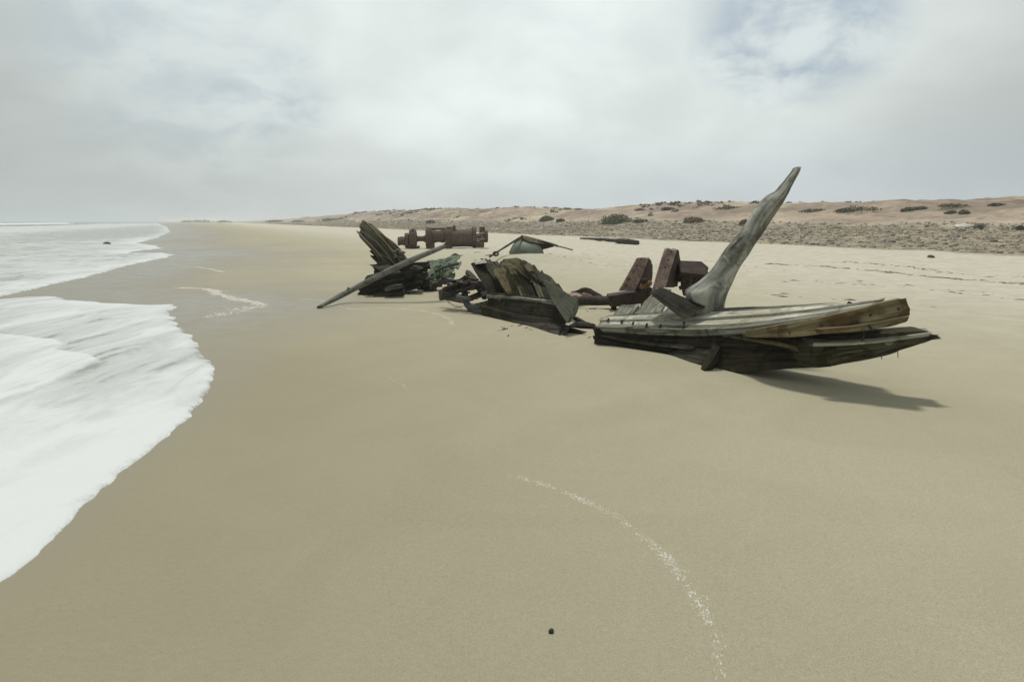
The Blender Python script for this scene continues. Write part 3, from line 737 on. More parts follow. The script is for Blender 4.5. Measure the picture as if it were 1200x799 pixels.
# ochre beam curving up to the right along the near edge
rail = plank('rail_beam', E([(840, 392.3, 7.25), (866, 389.5, 6.78), (889.5, 385.5, 6.50), (932, 377.5, 6.21), (975, 369.5, 5.99), (1014, 360, 5.83), (1045, 351.5, 5.74), (1063, 348, 5.70)]),
      E([(840, 393.2, 7.25), (866, 393.5, 6.78), (889.5, 395.5, 6.50), (932, 394.5, 6.21), (975, 389.5, 5.99), (1014, 384, 5.83), (1045, 378, 5.74), (1069, 370, 5.70)]), .17, M['brown'], bow, back=(0, 1, -.2), n=60, m=10, groove=.018, gfreq=30, lump=.010, jag=(.02, .025))
plank('batten', E([(960, 386, 5.93), (1000, 382.5, 5.82), (1040, 376, 5.7), (1065, 371, 5.63)]), E([(960, 392, 5.93), (1000, 389, 5.82), (1040, 384, 5.7), (1062, 378, 5.63)]), .09, M['brown'], bow, n=30, m=5, groove=.008, jag=(.04, .05))
# hull side: strakes below, dark and wet, running into the sand at the left
sideT = E([(700, 386, 7.95), (757, 389, 7.52), (830, 391, 6.98), (889, 393, 6.62), (950, 393, 6.30), (985, 390, 6.14)])
sideM = E([(699, 396, 7.98), (757, 404, 7.50), (830, 408, 6.93), (889, 409, 6.60), (948, 410, 6.30), (975, 411, 6.14)])
sideB = E([(697, 407, 8.0), (745, 424, 7.45), (812, 443, 6.83), (880, 436, 6.55), (945, 431, 6.28), (970, 430, 6.16)])
plank('hull_strake', sideT, sideM, .12, M['dark'], bow, n=56, m=9, groove=.022, lump=.022, jag=(.05, .05))
plank('hull_strake', [p+np.array([0, -.0, 0]) for p in sideM], sideB, .13, M['dark'], bow, n=56, m=11, groove=.026, lump=.030, jag=(.05, .06), back=(.1, 1, .15))
plank('lit_strake_edge', E([(846, 392.5, 6.84), (880, 396, 6.60), (915, 402, 6.38), (935, 408, 6.26)]), E([(850, 395.5, 6.83), (880, 400, 6.59), (915, 406, 6.37), (932, 411, 6.26)]), .05, M['olive'], bow, n=24, m=4, groove=.012, lump=.012, jag=(.06, .08))  # lit edges of the strakes, added as thin lighter strips
plank('lit_strake_edge', E([(705, 392, 7.90), (760, 401, 7.44), (815, 406, 6.98)]), E([(706, 395, 7.89), (760, 404.5, 7.43), (813, 410, 6.97)]), .05, M['darkgrey'], bow, n=24, m=4, groove=.012, lump=.012, jag=(.06, .08))
# inner strake showing at the waterline, and a short prop
plank('inner_strake', E([(742, 412, 7.62), (790, 406, 7.25), (815, 408, 7.0), (840, 412, 6.8)]), E([(745, 426, 7.5), (790, 438, 6.95), (812, 446, 6.78), (826, 448, 6.70)]), .05, M['darkgrey'], bow, n=24, m=6, groove=.006)
tube('prop', E([(822, 443, 6.72), (832, 425, 6.74), (841, 408, 6.8)]), [.055, .05, .05], M['dark'], bow, n=10, m=10, sq=.6, jag=(.01, .01))
# backbone filling the space behind the side
plank('keel_timber', E([(720, 388, 8.25), (830, 386, 7.35), (930, 384, 6.75), (985, 378, 6.5)]), E([(720, 408, 8.25), (830, 430, 7.25), (930, 424, 6.7), (975, 418, 6.45)]), .22, M['dark'], bow, n=40, m=7, groove=.014)
# lower prong reaching to the tip: dark face and a pale top board
plank('lower_prong', E([(900, 402, 6.72), (940, 400, 6.30), (985, 397, 6.04), (1040, 392, 5.86), (1078, 388, 5.76), (1094, 391, 5.72)]), E([(900, 424, 6.72), (940, 430, 6.28), (967, 430, 6.10), (1010, 422.5, 5.93), (1053, 412.5, 5.80), (1096, 397, 5.71)]), [.30, .30, .28, .22, .14], M['moss'], bow, n=56, m=11, groove=.024, gfreq=24, lump=.022, jag=(.05, .07), back=(-.12, 1, .10))
plank('prong_top_board', E([(945, 394, 6.42), (1000, 389, 6.24), (1045, 386.5, 6.06), (1085, 384.5, 5.92)]), E([(950, 403, 6.08), (1000, 401, 5.90), (1045, 396.5, 5.77), (1091, 390, 5.68)]), .03, M['bleach'], bow, n=40, m=6, back=(0, .1, -1), groove=.008, jag=(.05, .04))
for u, v, d, r in ((1078, 386, 5.74, .010), (1092, 389, 5.72, .010)): pass
# broken knee lumps on the face of the prong
plank('broken_knee', E([(946, 398, 6.16), (958, 397.5, 6.10), (970, 399, 6.05)]), E([(950, 410, 6.17), (960, 414, 6.12), (968, 405, 6.06)]), .10, M['darkgrey'], bow, n=10, m=5, groove=.012, lump=.03, jag=(.02, .02))
plank('broken_knee', E([(1036, 398, 5.84), (1042, 397, 5.83), (1048, 397.5, 5.82)]), E([(1037, 403, 5.85), (1043, 404, 5.84), (1047, 401, 5.83)]), .04, M['grey'], bow, n=8, m=4, groove=.006, lump=.012, jag=(.01, .01))
plank('broken_knee', E([(727, 383, 7.74), (742, 382, 7.62)]), E([(730, 393, 7.76), (741, 392, 7.64)]), .10, M['grey'], bow, n=8, m=5, groove=.008, lump=.012, jag=(.01, .01))
def bolt(u, v, d, du, dv, dd, r, mt='rust_dark', parent=None):
    parent = parent or deck
    tube('bolt', [W(u, v, d), W(u+du, v+dv, d+dd)], [r, r*.85], M[mt], parent, n=5, m=8, groove=0, lump=.001, jag=(0, .002))
for (u, v, d) in ((712, 377, 8.1), (728, 379, 7.95), (741, 381, 7.75), (757, 383, 7.58), (773, 384, 7.45), (801, 380, 7.15), (800, 385, 7.12)): bolt(u, v, d, 1.5, -4, -.01, .014)
bolt(994, 359, 6.35, 3, -5, 0, .028); bolt(1000, 359.5, 6.33, 2, -4, 0, .022); bolt(1015, 357, 6.3, 1, -4, 0, .018)
bolt(1018, 381, 5.76, 5, 7, -.03, .012); bolt(1052, 412, 5.8, .4, 7, 0, .004); bolt(1033, 417, 5.87, .3, 4, 0, .004)
for (u, v) in ((1053, 362), (1020, 369), (962, 381), (1005, 377), (925, 390)): bolt(u, v, np.interp(u, [889, 932, 975, 1014, 1063], [6.45, 6.2, 5.98, 5.82, 5.69]), 0, .5, -.012, .012, parent=rail)
tube('iron_drip', E([(1014, 383, 5.8), (1012, 392, 5.83), (1010, 400, 5.86)]), .006, M['rust_dark'], bow, n=5, m=6, groove=0, lump=0, jag=(0, 0))

# tall weathered post
PL = [(931, 196.5), (927.5, 202), (921.5, 209), (915, 217), (909, 224), (897, 231), (884, 245), (876.5, 255), (869, 267.6), (860, 280), (849, 292.6), (840.5, 305), (831, 318), (817, 331), (803, 341), (806, 352), (810, 368)]
PRT = [(938.5, 196.5), (937.5, 201), (933, 209), (928, 219), (925, 226), (918, 238), (911, 247), (904, 257), (898, 267), (891, 277), (883, 287.6), (873, 305), (864, 319), (857.5, 331), (852, 343), (849, 354), (847, 375)]
rings = []
cs = crm([W((a[0]+b[0])/2, (a[1]+b[1])/2, 7.62) for a, b in zip(PL, PRT)], 70)
def edge_interp(E_, n):
    k = np.linspace(0, len(E_)-1, n); e = np.array([W(a[0], a[1], 7.62) for a in E_]); Q = np.vstack([2*e[0]-e[1], e, 2*e[-1]-e[-2]]); r_ = []
    for q in k:
        i = min(int(q), len(e)-2); f = q-i; p0, p1, p2, p3 = Q[i:i+4]
        r_.append(.5*((2*p1)+(-p0+p2)*f+(2*p0-5*p1+4*p2-p3)*f*f+(-p0+3*p1-3*p2+p3)*f**3))
    return np.array(r_)
el, er = edge_interp(PL, 70), edge_interp(PRT, 70)
A14 = np.linspace(0, 2*np.pi, 26, endpoint=False)
for i in range(70):
    c = (el[i]+er[i])/2; a = (er[i]-el[i])/2; w = np.linalg.norm(a)
    ca, sa = np.cos(A14), np.sin(A14); k_ = (np.abs(ca)**2.0+np.abs(sa)**2.0)**(-1/2.0)
    dpt = np.array([.22, .97, 0])*max(.035, w*1.0); ridge = 1.0+0*A14
    rings.append(c+(ca*k_*ridge)[:, None]*a+(sa*k_*ridge)[:, None]*dpt)
o = sweep('weathered_post', rings[::-1], M['post'], None, groove=.016, gfreq=14, lump=.026, jag=(.02, .02))
rebase(o, (float(W(825, 372, 7.62)[0]), 7.62, 0.2)); setp(o, 'tall tapering grey driftwood post leaning right and pointing at the sky', 'post')

# pale boards sloping up behind the left end of the bow
def loose(o, label, cat='plank', group=None):
    co = np.array([v.co[:] for v in o.data.vertices]); rebase(o, (co[:, 0].mean(), co[:, 1].mean(), co[:, 2].min())); return setp(o, label, cat, group)
loose(plank('loose_plank', E([(741, 371, 8.3), (755, 354, 8.9), (769, 337, 9.6)]), E([(770, 371, 8.3), (780, 355, 8.9), (787, 339, 9.6)]), .06, M['grey'], None, n=24, m=7, back=(0, .5, -1), groove=.008), 'grey board sloping up under the taller red rusted plate')
loose(plank('loose_plank', E([(774, 371, 8.25), (786, 357, 8.8), (797, 347, 9.3)]), E([(802, 372, 8.2), (808, 360, 8.75), (812, 349, 9.3)]), .06, M['grey'], None, n=24, m=7, back=(0, .5, -1), groove=.008), 'pale board beneath the dark block at the foot of the post')
loose(plank('loose_plank', E([(717, 371.5, 8.6), (723, 363, 8.9), (728, 357.5, 9.2)]), E([(738, 371, 8.6), (744, 363, 8.9), (749, 357, 9.2)]), .06, M['grey'], None, n=16, m=6, back=(0, .5, -1), groove=.008), 'short grey board below the shorter red rusted plate')
loose(plank('timber_block', E([(777, 337.5, 7.75), (828, 360, 7.32)]), E([(765, 346, 7.62), (801, 374, 7.25)]), .20, M['dark'], None, n=26, m=7, groove=.010, lump=.006, jag=(.02, .03)), 'dark squared timber block lying against the foot of the tall post', 'timber')

# rusted iron frame behind
D0 = 10.9
fr = empty('rusted_frame', G(745, 358), 'rusted iron frame with two red plates standing upright behind the bow', 'iron frame')
plank('side_plate', E([(725, 341, D0), (736, 322, D0+.02), (747, 302, D0+.05)]), E([(744, 341, D0), (753, 322, D0+.02), (761, 302, D0+.05)]), .05, M['rust_red'], fr, n=20, m=6, groove=.002, lump=.003, jag=(.01, .03))
plank('side_plate', E([(745, 341, D0+.01), (754, 322, D0+.03), (761.5, 303, D0+.06)]), E([(758, 340, D0+.45), (764, 328, D0+.45), (765, 312, D0+.45)]), .04, M['rust_dark'], fr, n=18, m=6, back=(-.9, .3, 0), groove=.002, lump=.004, jag=(.01, .03))
plank('side_plate', E([(765, 340, D0-.9), (772, 315, D0-.8), (779, 293, D0-.7)]), E([(780, 337, D0-.9), (787, 313, D0-.8), (794, 291.5, D0-.7)]), .05, M['rust_red'], fr, n=22, m=6, groove=.002, lump=.003, jag=(.01, .03))
plank('side_plate', E([(781, 337, D0-.87), (788, 313, D0-.77), (795, 292.5, D0-.67)]), E([(794, 336, D0-.4), (797, 318, D0-.4), (798, 305, D0-.4)]), .03, M['rust_dark'], fr, n=22, m=6, back=(-.9, .3, 0), groove=.002, lump=.004, jag=(.01, .03))
plank('cross_beam', E([(714, 347, D0-.05), (735, 344, D0-.05), (764, 341, D0-.05)]), E([(717, 360, D0-.05), (735, 358, D0-.05), (764, 354, D0-.05)]), .35, M['rust_dark'], fr, n=20, m=6, groove=.003, lump=.005)
plank('leg', E([(717, 356, D0+.05), (717, 366, D0+.05)]), E([(723, 356, D0+.05), (722, 366, D0+.05)]), .1, M['rust_dark'], fr, n=6, m=4, groove=.002)
plank('leg', E([(752, 350, D0+.1), (752, 366, D0+.1)]), E([(760, 350, D0+.1), (760, 366, D0+.1)]), .1, M['rust_dark'], fr, n=6, m=4, groove=.002)
plank('box_plate', E([(794, 305.5, D0-.5), (823, 306.5, D0-.5)]), E([(798, 319, D0-.75), (828, 322, D0-.75)]), .30, M['rust_dark'], fr, n=14, m=5, groove=.003, lump=.004, jag=(.01, .02), back=(0, .7, -.5))
plank('box_plate', E([(823, 307, D0-.55), (830, 313, D0-.4)]), E([(824, 319, D0-.7), (829, 322, D0-.6)]), .08, M['rust_dark'], fr, n=8, m=5, groove=.003, lump=.008, jag=(.02, .05))
for (u0, v0, u1, v1, q) in ((800, 318, 803, 345, .03), (806, 320, 811, 343, .022), (798, 330, 818, 322, .025), (812, 322, 806, 346, .03), (820, 322, 812, 338, .02), (796, 338, 812, 332, .025), (826, 322, 818, 333, .02)):
    tube('bent_strut', [W(u0, v0, D0-.6), W((u0+u1)/2+random.uniform(-2, 2), (v0+v1)/2, D0-.66), W(u1, v1, D0-.6)], [q, q*1.3, q], M[random.choice(['rust_dark', 'orange', 'rust_dark'])], fr, n=9, m=6, sq=.5, groove=.004, lump=.02)
for i in range(16):
    u = 797+random.random()*26; v = 316+random.random()*22
    lump('rust_flake', W(u, v, D0-.6+random.random()*.3), (.03+.04*random.random(), .03, .02+.04*random.random()), M['orange' if i % 3 == 0 else 'rust_dark'], fr, sub=2, amp=.7, seed=i*3.3, sharp=25)
for i in range(6):
    u = 750+random.random()*16; v = 328+random.random()*12
    lump('rust_flake', W(u, v, D0-.1), (.05, .05, .05), M['orange' if i % 2 else 'rust_dark'], fr, sub=2, amp=.7, seed=i*5.3, sharp=25)
for (u0, v0, u1, v1, dd) in ((733, 334, 751, 304, 0), (772, 332, 787, 295, -.78)):
    for k_ in range(5):
        f_ = k_/4; tube('rivet', [W(u0+(u1-u0)*f_, v0+(v1-v0)*f_, D0+dd-.03), W(u0+(u1-u0)*f_, v0+(v1-v0)*f_, D0+dd+.03)], .014, M['rust_dark'], fr, n=4, m=7, groove=0, lump=.002, jag=(0, 0))
# pipe and scrap to the left
loose(tube('rusty_pipe', [G(655, 356, .05), W(680, 352, 11.7), W(700, 352.5, 11.4), W(720, 352, 11.0)], .085, M['rust_dark'], None, n=20, m=14, groove=.004, lump=.01), 'dark rusty pipe lying between the middle wreck and the iron frame', 'pipe')
loose(tube('scrap_bar', [G(668, 350, .03), W(676, 343, 12.6), W(688, 340, 12.6), G(704, 350, .03)], .05, M['rust_dark'], None, n=22, m=8, sq=.6, groove=.01, lump=.03), 'bent dark scrap bar arching over the rusty pipe', 'scrap')
loose(plank('scrap_plate', [G(662, 356, .02), W(674, 346, 12.2), G(697, 355, .05)], [G(660, 349, .03), W(678, 341, 12.6), G(703, 350, .05)], .05, M['rust_red'], None, n=16, m=5, groove=.004, lump=.03), 'crumpled brown scrap plate beside the rusty pipe', 'scrap')
loose(lump('scrap_lump', G(682, 384, .02), (.20, .12, .06), M['dark'], sub=3, amp=.7, seed=4), 'low dark wood lump on the sand just left of the bow', 'wood scrap')
loose(tube('scrap_stick', [G(662, 378, .02), G(672, 376, .05), G(688, 383, .02)], .035, M['dark'], None, n=12, m=8, sq=.4, lump=.015), 'short dark stick on the sand between the middle wreck and the bow', 'stick')

# ------------------------------------------------------------------ middle wreck
mid = empty('hull_section', G(646, 397), 'dark section of broken hull in the middle with tilted ribs and a smooth fin board', 'shipwreck')
def PK(name, a, b, th, m_, par, **k): return plank(name, E(a), E(b), th, M[m_], par, **{**k, 'groove': k.get('groove', .006)*1.5})
PK('hull_board', [(570, 345, 10.9), (600, 347, 10.3), (630, 350, 9.75), (655, 354, 9.3)], [(574, 362, 10.75), (600, 369, 10.1), (630, 374, 9.55), (662, 376, 9.0)], .12, 'dark', mid, n=40, m=8, groove=.016, lump=.014, back=(.1, 1, .2))
PK('hull_board', [(571, 343.5, 11.0), (600, 345.5, 10.4), (630, 348.5, 9.85), (655, 352, 9.4)], [(570, 346.5, 10.85), (600, 348.5, 10.25), (630, 351.5, 9.7), (655, 355.5, 9.25)], .05, 'grey', mid, n=40, m=4, groove=.008, back=(0, .5, -1))
PK('hull_board', [(562, 358, 11.0), (592, 367, 10.2), (630, 373, 9.5), (665, 376, 8.95)], [(566, 371, 10.9), (595, 384, 10.0), (625, 392, 9.3), (652, 401, 8.75)], .12, 'dark', mid, n=40, m=8, groove=.016, lump=.02, back=(.1, 1, .3))
PK('hull_board', [(600, 377, 9.9), (630, 380, 9.35), (655, 381, 9.0), (668, 384, 8.85)], [(600, 388, 9.85), (622, 394, 9.25), (642, 401, 8.85), (656, 401, 8.72)], .10, 'darkgrey', mid, n=30, m=6, groove=.012, back=(.1, 1, .2))
PK('splinter', [(640, 380, 9.2), (665, 384, 8.98), (686, 389, 8.82)], [(642, 396, 9.1), (665, 396, 8.9), (684, 390.5, 8.8)], [.12, .08, .02], 'dark', mid, n=24, m=6, groove=.012, jag=(.03, .03))
# tilted ribs, each a thick board rising to the upper left
ribs = [((551, 308), (570, 306), (594, 347), (574, 344), 11.0, 'dark'), ((563, 305), (579, 307), (607, 346), (592, 346), 10.95, 'darkgrey'),
        ((577, 318), (591, 306), (618, 350), (600, 349), 10.55, 'olive'), ((590, 307), (604, 303), (634, 352), (614, 350), 10.3, 'olive'),
        ((603, 304), (617, 310), (643, 352), (628, 352), 10.1, 'dark'), ((612, 309), (626, 317), (650, 354), (636, 354), 9.95, 'olive'), ((624, 317), (641, 325), (658, 352), (645, 356), 9.85, 'dark')]
for i, (a, b_, c, d, dep, m_) in enumerate(ribs):
    tp = dep+.5+.05*i; bt = dep-.15-.04*i
    PK('rib', [(a[0], a[1], tp), ((a[0]+d[0])/2-1, (a[1]+d[1])/2, (tp+bt)/2), (d[0], d[1]+4, bt)], [(b_[0], b_[1], tp+.05), ((b_[0]+c[0])/2+1, (b_[1]+c[1])/2-1, (tp+bt)/2), (c[0], c[1]+4, bt)], .16, m_, mid, n=30, m=6, groove=.016, lump=.02, jag=(.14, .03), back=(.55, .8, -.1))
PK('rib_cap', [(592, 304, 10.6), (606, 303.5, 10.6), (618, 311, 10.5), (632, 321, 10.4), (645, 330, 10.3)], [(588, 311, 10.5), (601, 313, 10.45), (613, 323, 10.4), (628, 333, 10.25), (641, 341, 10.1)], .10, 'olive', mid, n=34, m=6, groove=.02, lump=.02, jag=(.06, .06))
PK('rib_cap', [(556, 306, 11.5), (568, 304.5, 11.4)], [(557, 310, 11.4), (570, 308, 11.3)], .2, 'pale', mid, n=10, m=5, groove=.008, lump=.01)
for i in range(9):
    t_ = i/8; u = 612+t_*36; v = 311+t_*22+random.uniform(-3, 2)
    dq = 10.30-t_*.35; hh_ = random.uniform(6, 11)
    PK('rib_stub', [(u-3, v, dq+.1), (u+3, v+hh_, dq)], [(u+4, v-1.5, dq+.12), (u+10, v+hh_-1, dq)], .09, 'olive' if i % 2 else 'darkgrey', mid, n=10, m=4, groove=.014, lump=.01, jag=(.06, .03), back=(.4, .9, 0))
PK('fin_board', [(636, 328, 9.75), (650, 335, 9.45), (664, 344, 9.2), (677, 352, 9.0)], [(637, 331, 9.7), (646, 349, 9.3), (656, 366, 8.95), (665, 379, 8.72)], .045, 'slate', mid, n=30, m=8, groove=.002, lump=.003, jag=(.005, .01), back=(.3, 1, 0))
PK('fin_board', [(677, 352, 8.99), (677, 362, 8.9), (674, 370, 8.84)], [(666, 379, 8.74), (668, 378, 8.75), (668.5, 377, 8.76)], .045, 'slate', mid, n=12, m=5, groove=.002, lump=.003, jag=(.004, .004), back=(.3, 1, 0))
for (u, v, d) in ((591, 310, 10.9), (596, 340, 10.6), (622, 330, 10.0), (640, 345, 9.7), (613, 360, 9.85), (628, 364, 9.55), (585, 352, 10.5)): bolt(u, v, d, .5, .6, -.03, .014, 'rust_dark', mid)

# iron pipes and scrap at its left end
loose(tube('bent_pipe', E([(541, 330, 11.9), (544, 340, 11.75), (546, 352, 11.6), (550, 359, 11.5), (560, 359, 11.3), (572, 356, 11.0)]), [.055, .06, .062, .062, .062, .062], M['iron'], None, n=34, m=14, groove=0, lump=.004), 'bent grey pipe with an elbow at the left end of the middle wreck', 'pipe')
loose(tube('straight_pipe', [G(551, 365, .03), W(570, 366, 11.0), W(590, 371, 10.4), W(600, 374, 10.1)], .05, M['iron'], None, n=20, m=12, groove=0, lump=.004), 'low grey pipe running right along the sand under the middle wreck', 'pipe')
loose(tube('curved_rib', E([(548, 319, 12.6), (556, 328, 12.2), (562, 338, 11.8), (568, 348, 11.4)]), .05, M['darkgrey'], None, n=16, m=10, sq=.5), 'curved dark grey rib standing behind the bent pipe', 'rib')
loose(plank('scrap_board', [G(515, 343, .05), W(532, 331, 12.7), W(551, 319, 12.5)], [G(517, 347, .04), W(534, 336, 12.6), W(553, 323, 12.4)], .10, M['dark'], None, n=22, m=6, groove=.012), 'dark board propped up above the scrap heap left of the bent pipe', 'plank')
loose(plank('scrap_board', [G(514, 347, .12), G(530, 350, .10), G(548, 353, .08)], [G(514, 350, .02), G(530, 353, .02), G(548, 356, .02)], .25, M['dark'], None, n=22, m=6, groove=.01), 'flat dark board lowest in the scrap heap left of the bent pipe', 'plank')
heap = empty('scrap_heap', G(532, 348), 'tangled heap of dark iron and wood scraps left of the bent pipe', 'scrap heap')
for i in range(26):
    u = random.uniform(520, 572); v = random.uniform(326, 350); d = 12.3-(v-326)*.03-(u-520)*.012
    a = random.uniform(-.8, .8); l = random.uniform(5, 13)
    tube('scrap_piece', [W(u-l*math.cos(a), v+l*math.sin(a)*.6, d+.1), W(u, v+random.uniform(-2, 2), d), W(u+l*math.cos(a), v-l*math.sin(a)*.6, d-.1)], random.uniform(.02, .055), M[random.choice(['dark', 'darkgrey', 'iron', 'dark', 'rust_dark'])], heap, n=10, m=8, sq=.5, groove=.008, lump=.02)

# ------------------------------------------------------------------ left wreck
lw = empty('rib_cluster', G(465, 346), 'leaning fan of long olive ribs and stacked dark planks in the left wreck', 'shipwreck')
fan = [((420, 266), (428, 260.5), (470, 306), (461, 312), 14.9, 'olive'), ((427, 262), (436, 264), (477, 304), (468, 308), 15.1, 'olive'), ((420, 274), (425, 270), (464, 311), (456, 316), 14.6, 'darkgrey'),
       ((419.5, 273), (422, 279), (452, 316), (461, 313), 14.4, 'olive'), ((446, 277), (451, 277), (479, 304), (472, 308), 15.2, 'olive'), ((434, 295), (440, 295), (468, 314), (460, 320), 14.3, 'dark'), ((434, 300), (442, 301), (466, 318), (458, 324), 14.2, 'dark'), ((434, 311), (446, 309), (470, 316), (455, 322), 14.1, 'darkgrey')]
for i, (a, b_, c, d, dep, m_) in enumerate(fan):
    PK('rib', [(a[0], a[1], dep+.4), ((a[0]+d[0])/2-.5, (a[1]+d[1])/2+.5, dep+.2), (d[0]+3, d[1]+7, dep)], [(b_[0], b_[1], dep+.45), ((b_[0]+c[0])/2+1, (b_[1]+c[1])/2-1, dep+.2), (c[0]+3, c[1]+7, dep)], .13, m_, lw, n=30, m=5, groove=.018, lump=.02, jag=(.10, .04))
stack = [((429, 326), (447, 323), 5, 'darkgrey', 13.7), ((438, 318), (500, 312), 9, 'dark', 14.4), ((430, 332), (484, 322), 9, 'dark', 14.1), ((420, 342), (478, 330), 9, 'dark', 13.9), ((440, 345), (492, 334), 8, 'dark', 13.85), ((436, 349), (472, 343), 6, 'darkgrey', 13.6), ((450, 340), (470, 336), 4, 'darkgrey', 13.5), ((470, 330), (497, 326), 8, 'dark', 14.2), ((455, 326), (498, 318), 8, 'dark', 14.3), ((425, 347), (460, 347), 5, 'dark', 13.8)]
for (a, b_, hh, m_, dep) in stack:
    PK('stacked_plank', [(a[0], a[1]-hh/2, dep), ((a[0]+b_[0])/2, (a[1]+b_[1])/2-hh/2-.8, dep), (b_[0], b_[1]-hh/2, dep)], [(a[0]+1, a[1]+hh/2, dep-.05), ((a[0]+b_[0])/2, (a[1]+b_[1])/2+hh/2, dep-.05), (b_[0], b_[1]+hh/2, dep-.05)], .35, m_, lw, n=22, m=6, groove=.018, lump=.025, jag=(.08, .08))
for i in range(12):
    u = random.uniform(484, 502); v = random.uniform(314, 334)
    lump('broken_piece', W(u, v, 14.3), (random.uniform(.07, .16), .12, random.uniform(.06, .13)), M[random.choice(['dark', 'darkgrey', 'dark', 'rust_dark'])], lw, sub=2, amp=.7, seed=i*9.1, sharp=25)
for i in range(7):
    u = random.uniform(462, 475); v = random.uniform(293, 303)
    lump('broken_piece', W(u, v, 14.9), (random.uniform(.04, .08), .06, random.uniform(.03, .06)), M['grey'], lw, sub=2, amp=.7, seed=i*4.1, sharp=25)
sp = empty('spar', G(373, 361), 'long grey spar slanting up from the wet sand across the left wreck', 'spar')
pole = tube('pole', [G(373.5, 361.5, .02), W(408, 342, 12.9), W(440, 325.5, 13.0), W(480, 306, 13.2), W(520, 289, 13.5)], [.035, .058, .060, .060, .045], M['spar'], sp, n=60, m=16, groove=.004, lump=.006, jag=(.04, .03))
tube('cleat', E([(407, 341, 12.8), (408, 337, 12.8), (410, 339, 12.8)]), .014, M['iron'], pole, n=8, m=6, groove=0, lump=0, jag=(0, 0))

# crumpled green sheet
def sheet(name, corners, amp, mt, label, cat, n=40):
    c = [W(*p) for p in corners]; V = []; Fc = []; uv = []
    for i in range(n):
        for j in range(n):
            s, t = i/(n-1), j/(n-1)
            rag = .07*fbm(i*.25, 3.3, 1, 2)
            s_ = .5+(s-.5)*(1+.25*noise(t*5, 1.2)); t_ = .5+(t-.5)*(1+.3*noise(s*5, 7.7))
            p = c[0]*(1-s_)*(1-t_)+c[1]*s_*(1-t_)+c[2]*s_*t_+c[3]*(1-s_)*t_
            q = fbm(s*3.2, t*3.2, 4.4, 4)
            V.append(p+np.array([.04*q, -amp*abs(q)*2.2, amp*1.0*fbm(s*4, t*4, 9.9, 4)])); uv.append((s, t))
    k = len(V)
    V += [v+np.array([0, .012, -.006]) for v in V]; uv += uv
    for i in range(n-1):
        for j in range(n-1):
            a = i*n+j; Fc.append((a, a+n, a+n+1, a+1)); Fc.append((k+a, k+a+1, k+a+n+1, k+a+n))
    rim = [i*n for i in range(n)]+[(n-1)*n+j for j in range(1, n)]+[i*n+n-1 for i in range(n-2, -1, -1)]+[j for j in range(n-2, 0, -1)]
    for a, b_ in zip(rim, rim[1:]+rim[:1]): Fc.append((a, b_, b_+k, a+k)[::-1])
    o = mesh_obj(name, V, Fc, mt, uv=uv, sharp=25); return loose(o, label, cat)
sheet('copper_sheet', [(501, 305, 15.6), (543, 296, 15.9), (536, 312, 15.0), (499, 325, 14.6)], .10, M['copper'], 'crumpled green corroded sheet hanging highest right of the left wreck', 'metal sheet')
sheet('copper_sheet', [(500, 316, 15.2), (536, 309, 15.0), (530, 325, 14.5), (505, 334, 14.3)], .14, M['copper'], 'torn green corroded sheet crumpled low above the brown clods', 'metal sheet')
loose(tube('pale_bar', E([(511, 318, 14.6), (522, 313, 14.6), (537, 309, 14.7)]), .03, M['slate'], None, n=12, m=8, sq=.4), 'thin pale bar lying across the crumpled green sheets', 'bar')
for i, (u, v, s) in enumerate(((497, 338, .14), (505, 339, .13), (511, 334, .12))):
    loose(lump('rusty_clod', G(u, v+2, s*.35), (s*1.2, s, s*.9), M['rust_dark'], sub=3, amp=.8, seed=i*13, sharp=28), ['leftmost low brown rusty clod below the green sheets', 'middle brown rusty clod on the sand below the green sheets', 'rightmost brown rusty clod below the green sheets'][i], 'clod')

# ------------------------------------------------------------------ windlass
WD = 39.6; s8 = WD/F/8*1.0
wl = empty('windlass', G(520, 290.5), 'rusted ship windlass with fat drum and flanged wheels lying behind the left wreck', 'windlass')
zc_ = W(520, 278, WD)[2]
def X8(zx): return float(W(450+zx/8, 278, WD)[0])
axd = (1, .10, 0)
def turned(name, z0, z1, prof, mt, cy=225, wob=.03, m=30):
    x0 = X8(z0); Ln = X8(z1)-x0; c = (x0, WD+(x0-X8(520))*.10, W(450+z0/8, 250+cy/8, WD)[2])
    return disc_stack(name, c, axd, [(a*Ln, r*s8) for a, r in prof], M[mt], wl, m=m, wob=wob)
turned('shaft', 150, 940, [(0, 16), (.01, 20), (.99, 20), (1, 16)], 'rust_wind', cy=238)
turned('warping_end', 135, 200, [(0, 38), (.08, 42), (.5, 33), (.92, 38), (1, 30)], 'rust_wind', cy=262)
turned('flange', 200, 236, [(0, 62), (.1, 70), (.9, 70), (1, 60)], 'rust_wind', cy=255)
gear = turned('gear_wheel', 240, 312, [(0, 66), (.08, 82), (.35, 88), (.65, 88), (.92, 80), (1, 50)], 'rust_wind', cy=236)
turned('collar', 312, 392, [(0, 28), (.3, 24), (.7, 24), (1, 36)], 'rust_wind', cy=238)
turned('flange', 392, 452, [(0, 78), (.1, 92), (.35, 95), (.5, 88), (.7, 95), (1, 70)], 'rust_wind', cy=224)
turned('small_drum', 452, 572, [(0, 56), (.1, 60), (.5, 50), (.9, 60), (1, 50)], 'rust_wind', cy=218)
turned('flange', 572, 632, [(0, 84), (.1, 92), (.5, 92), (.9, 90), (1, 80)], 'rust_wind', cy=226)
turned('main_drum', 632, 824, [(0, 80), (.03, 82), (.5, 80), (.97, 82), (1, 80)], 'rust_drum', cy=233, m=40, wob=.015)
turned('flange', 824, 862, [(0, 92), (.1, 98), (.9, 98), (1, 88)], 'rust_wind', cy=224)
turned('end_hub', 862, 930, [(0, 34), (.4, 26), (.6, 46), (1, 42)], 'rust_red', cy=226)
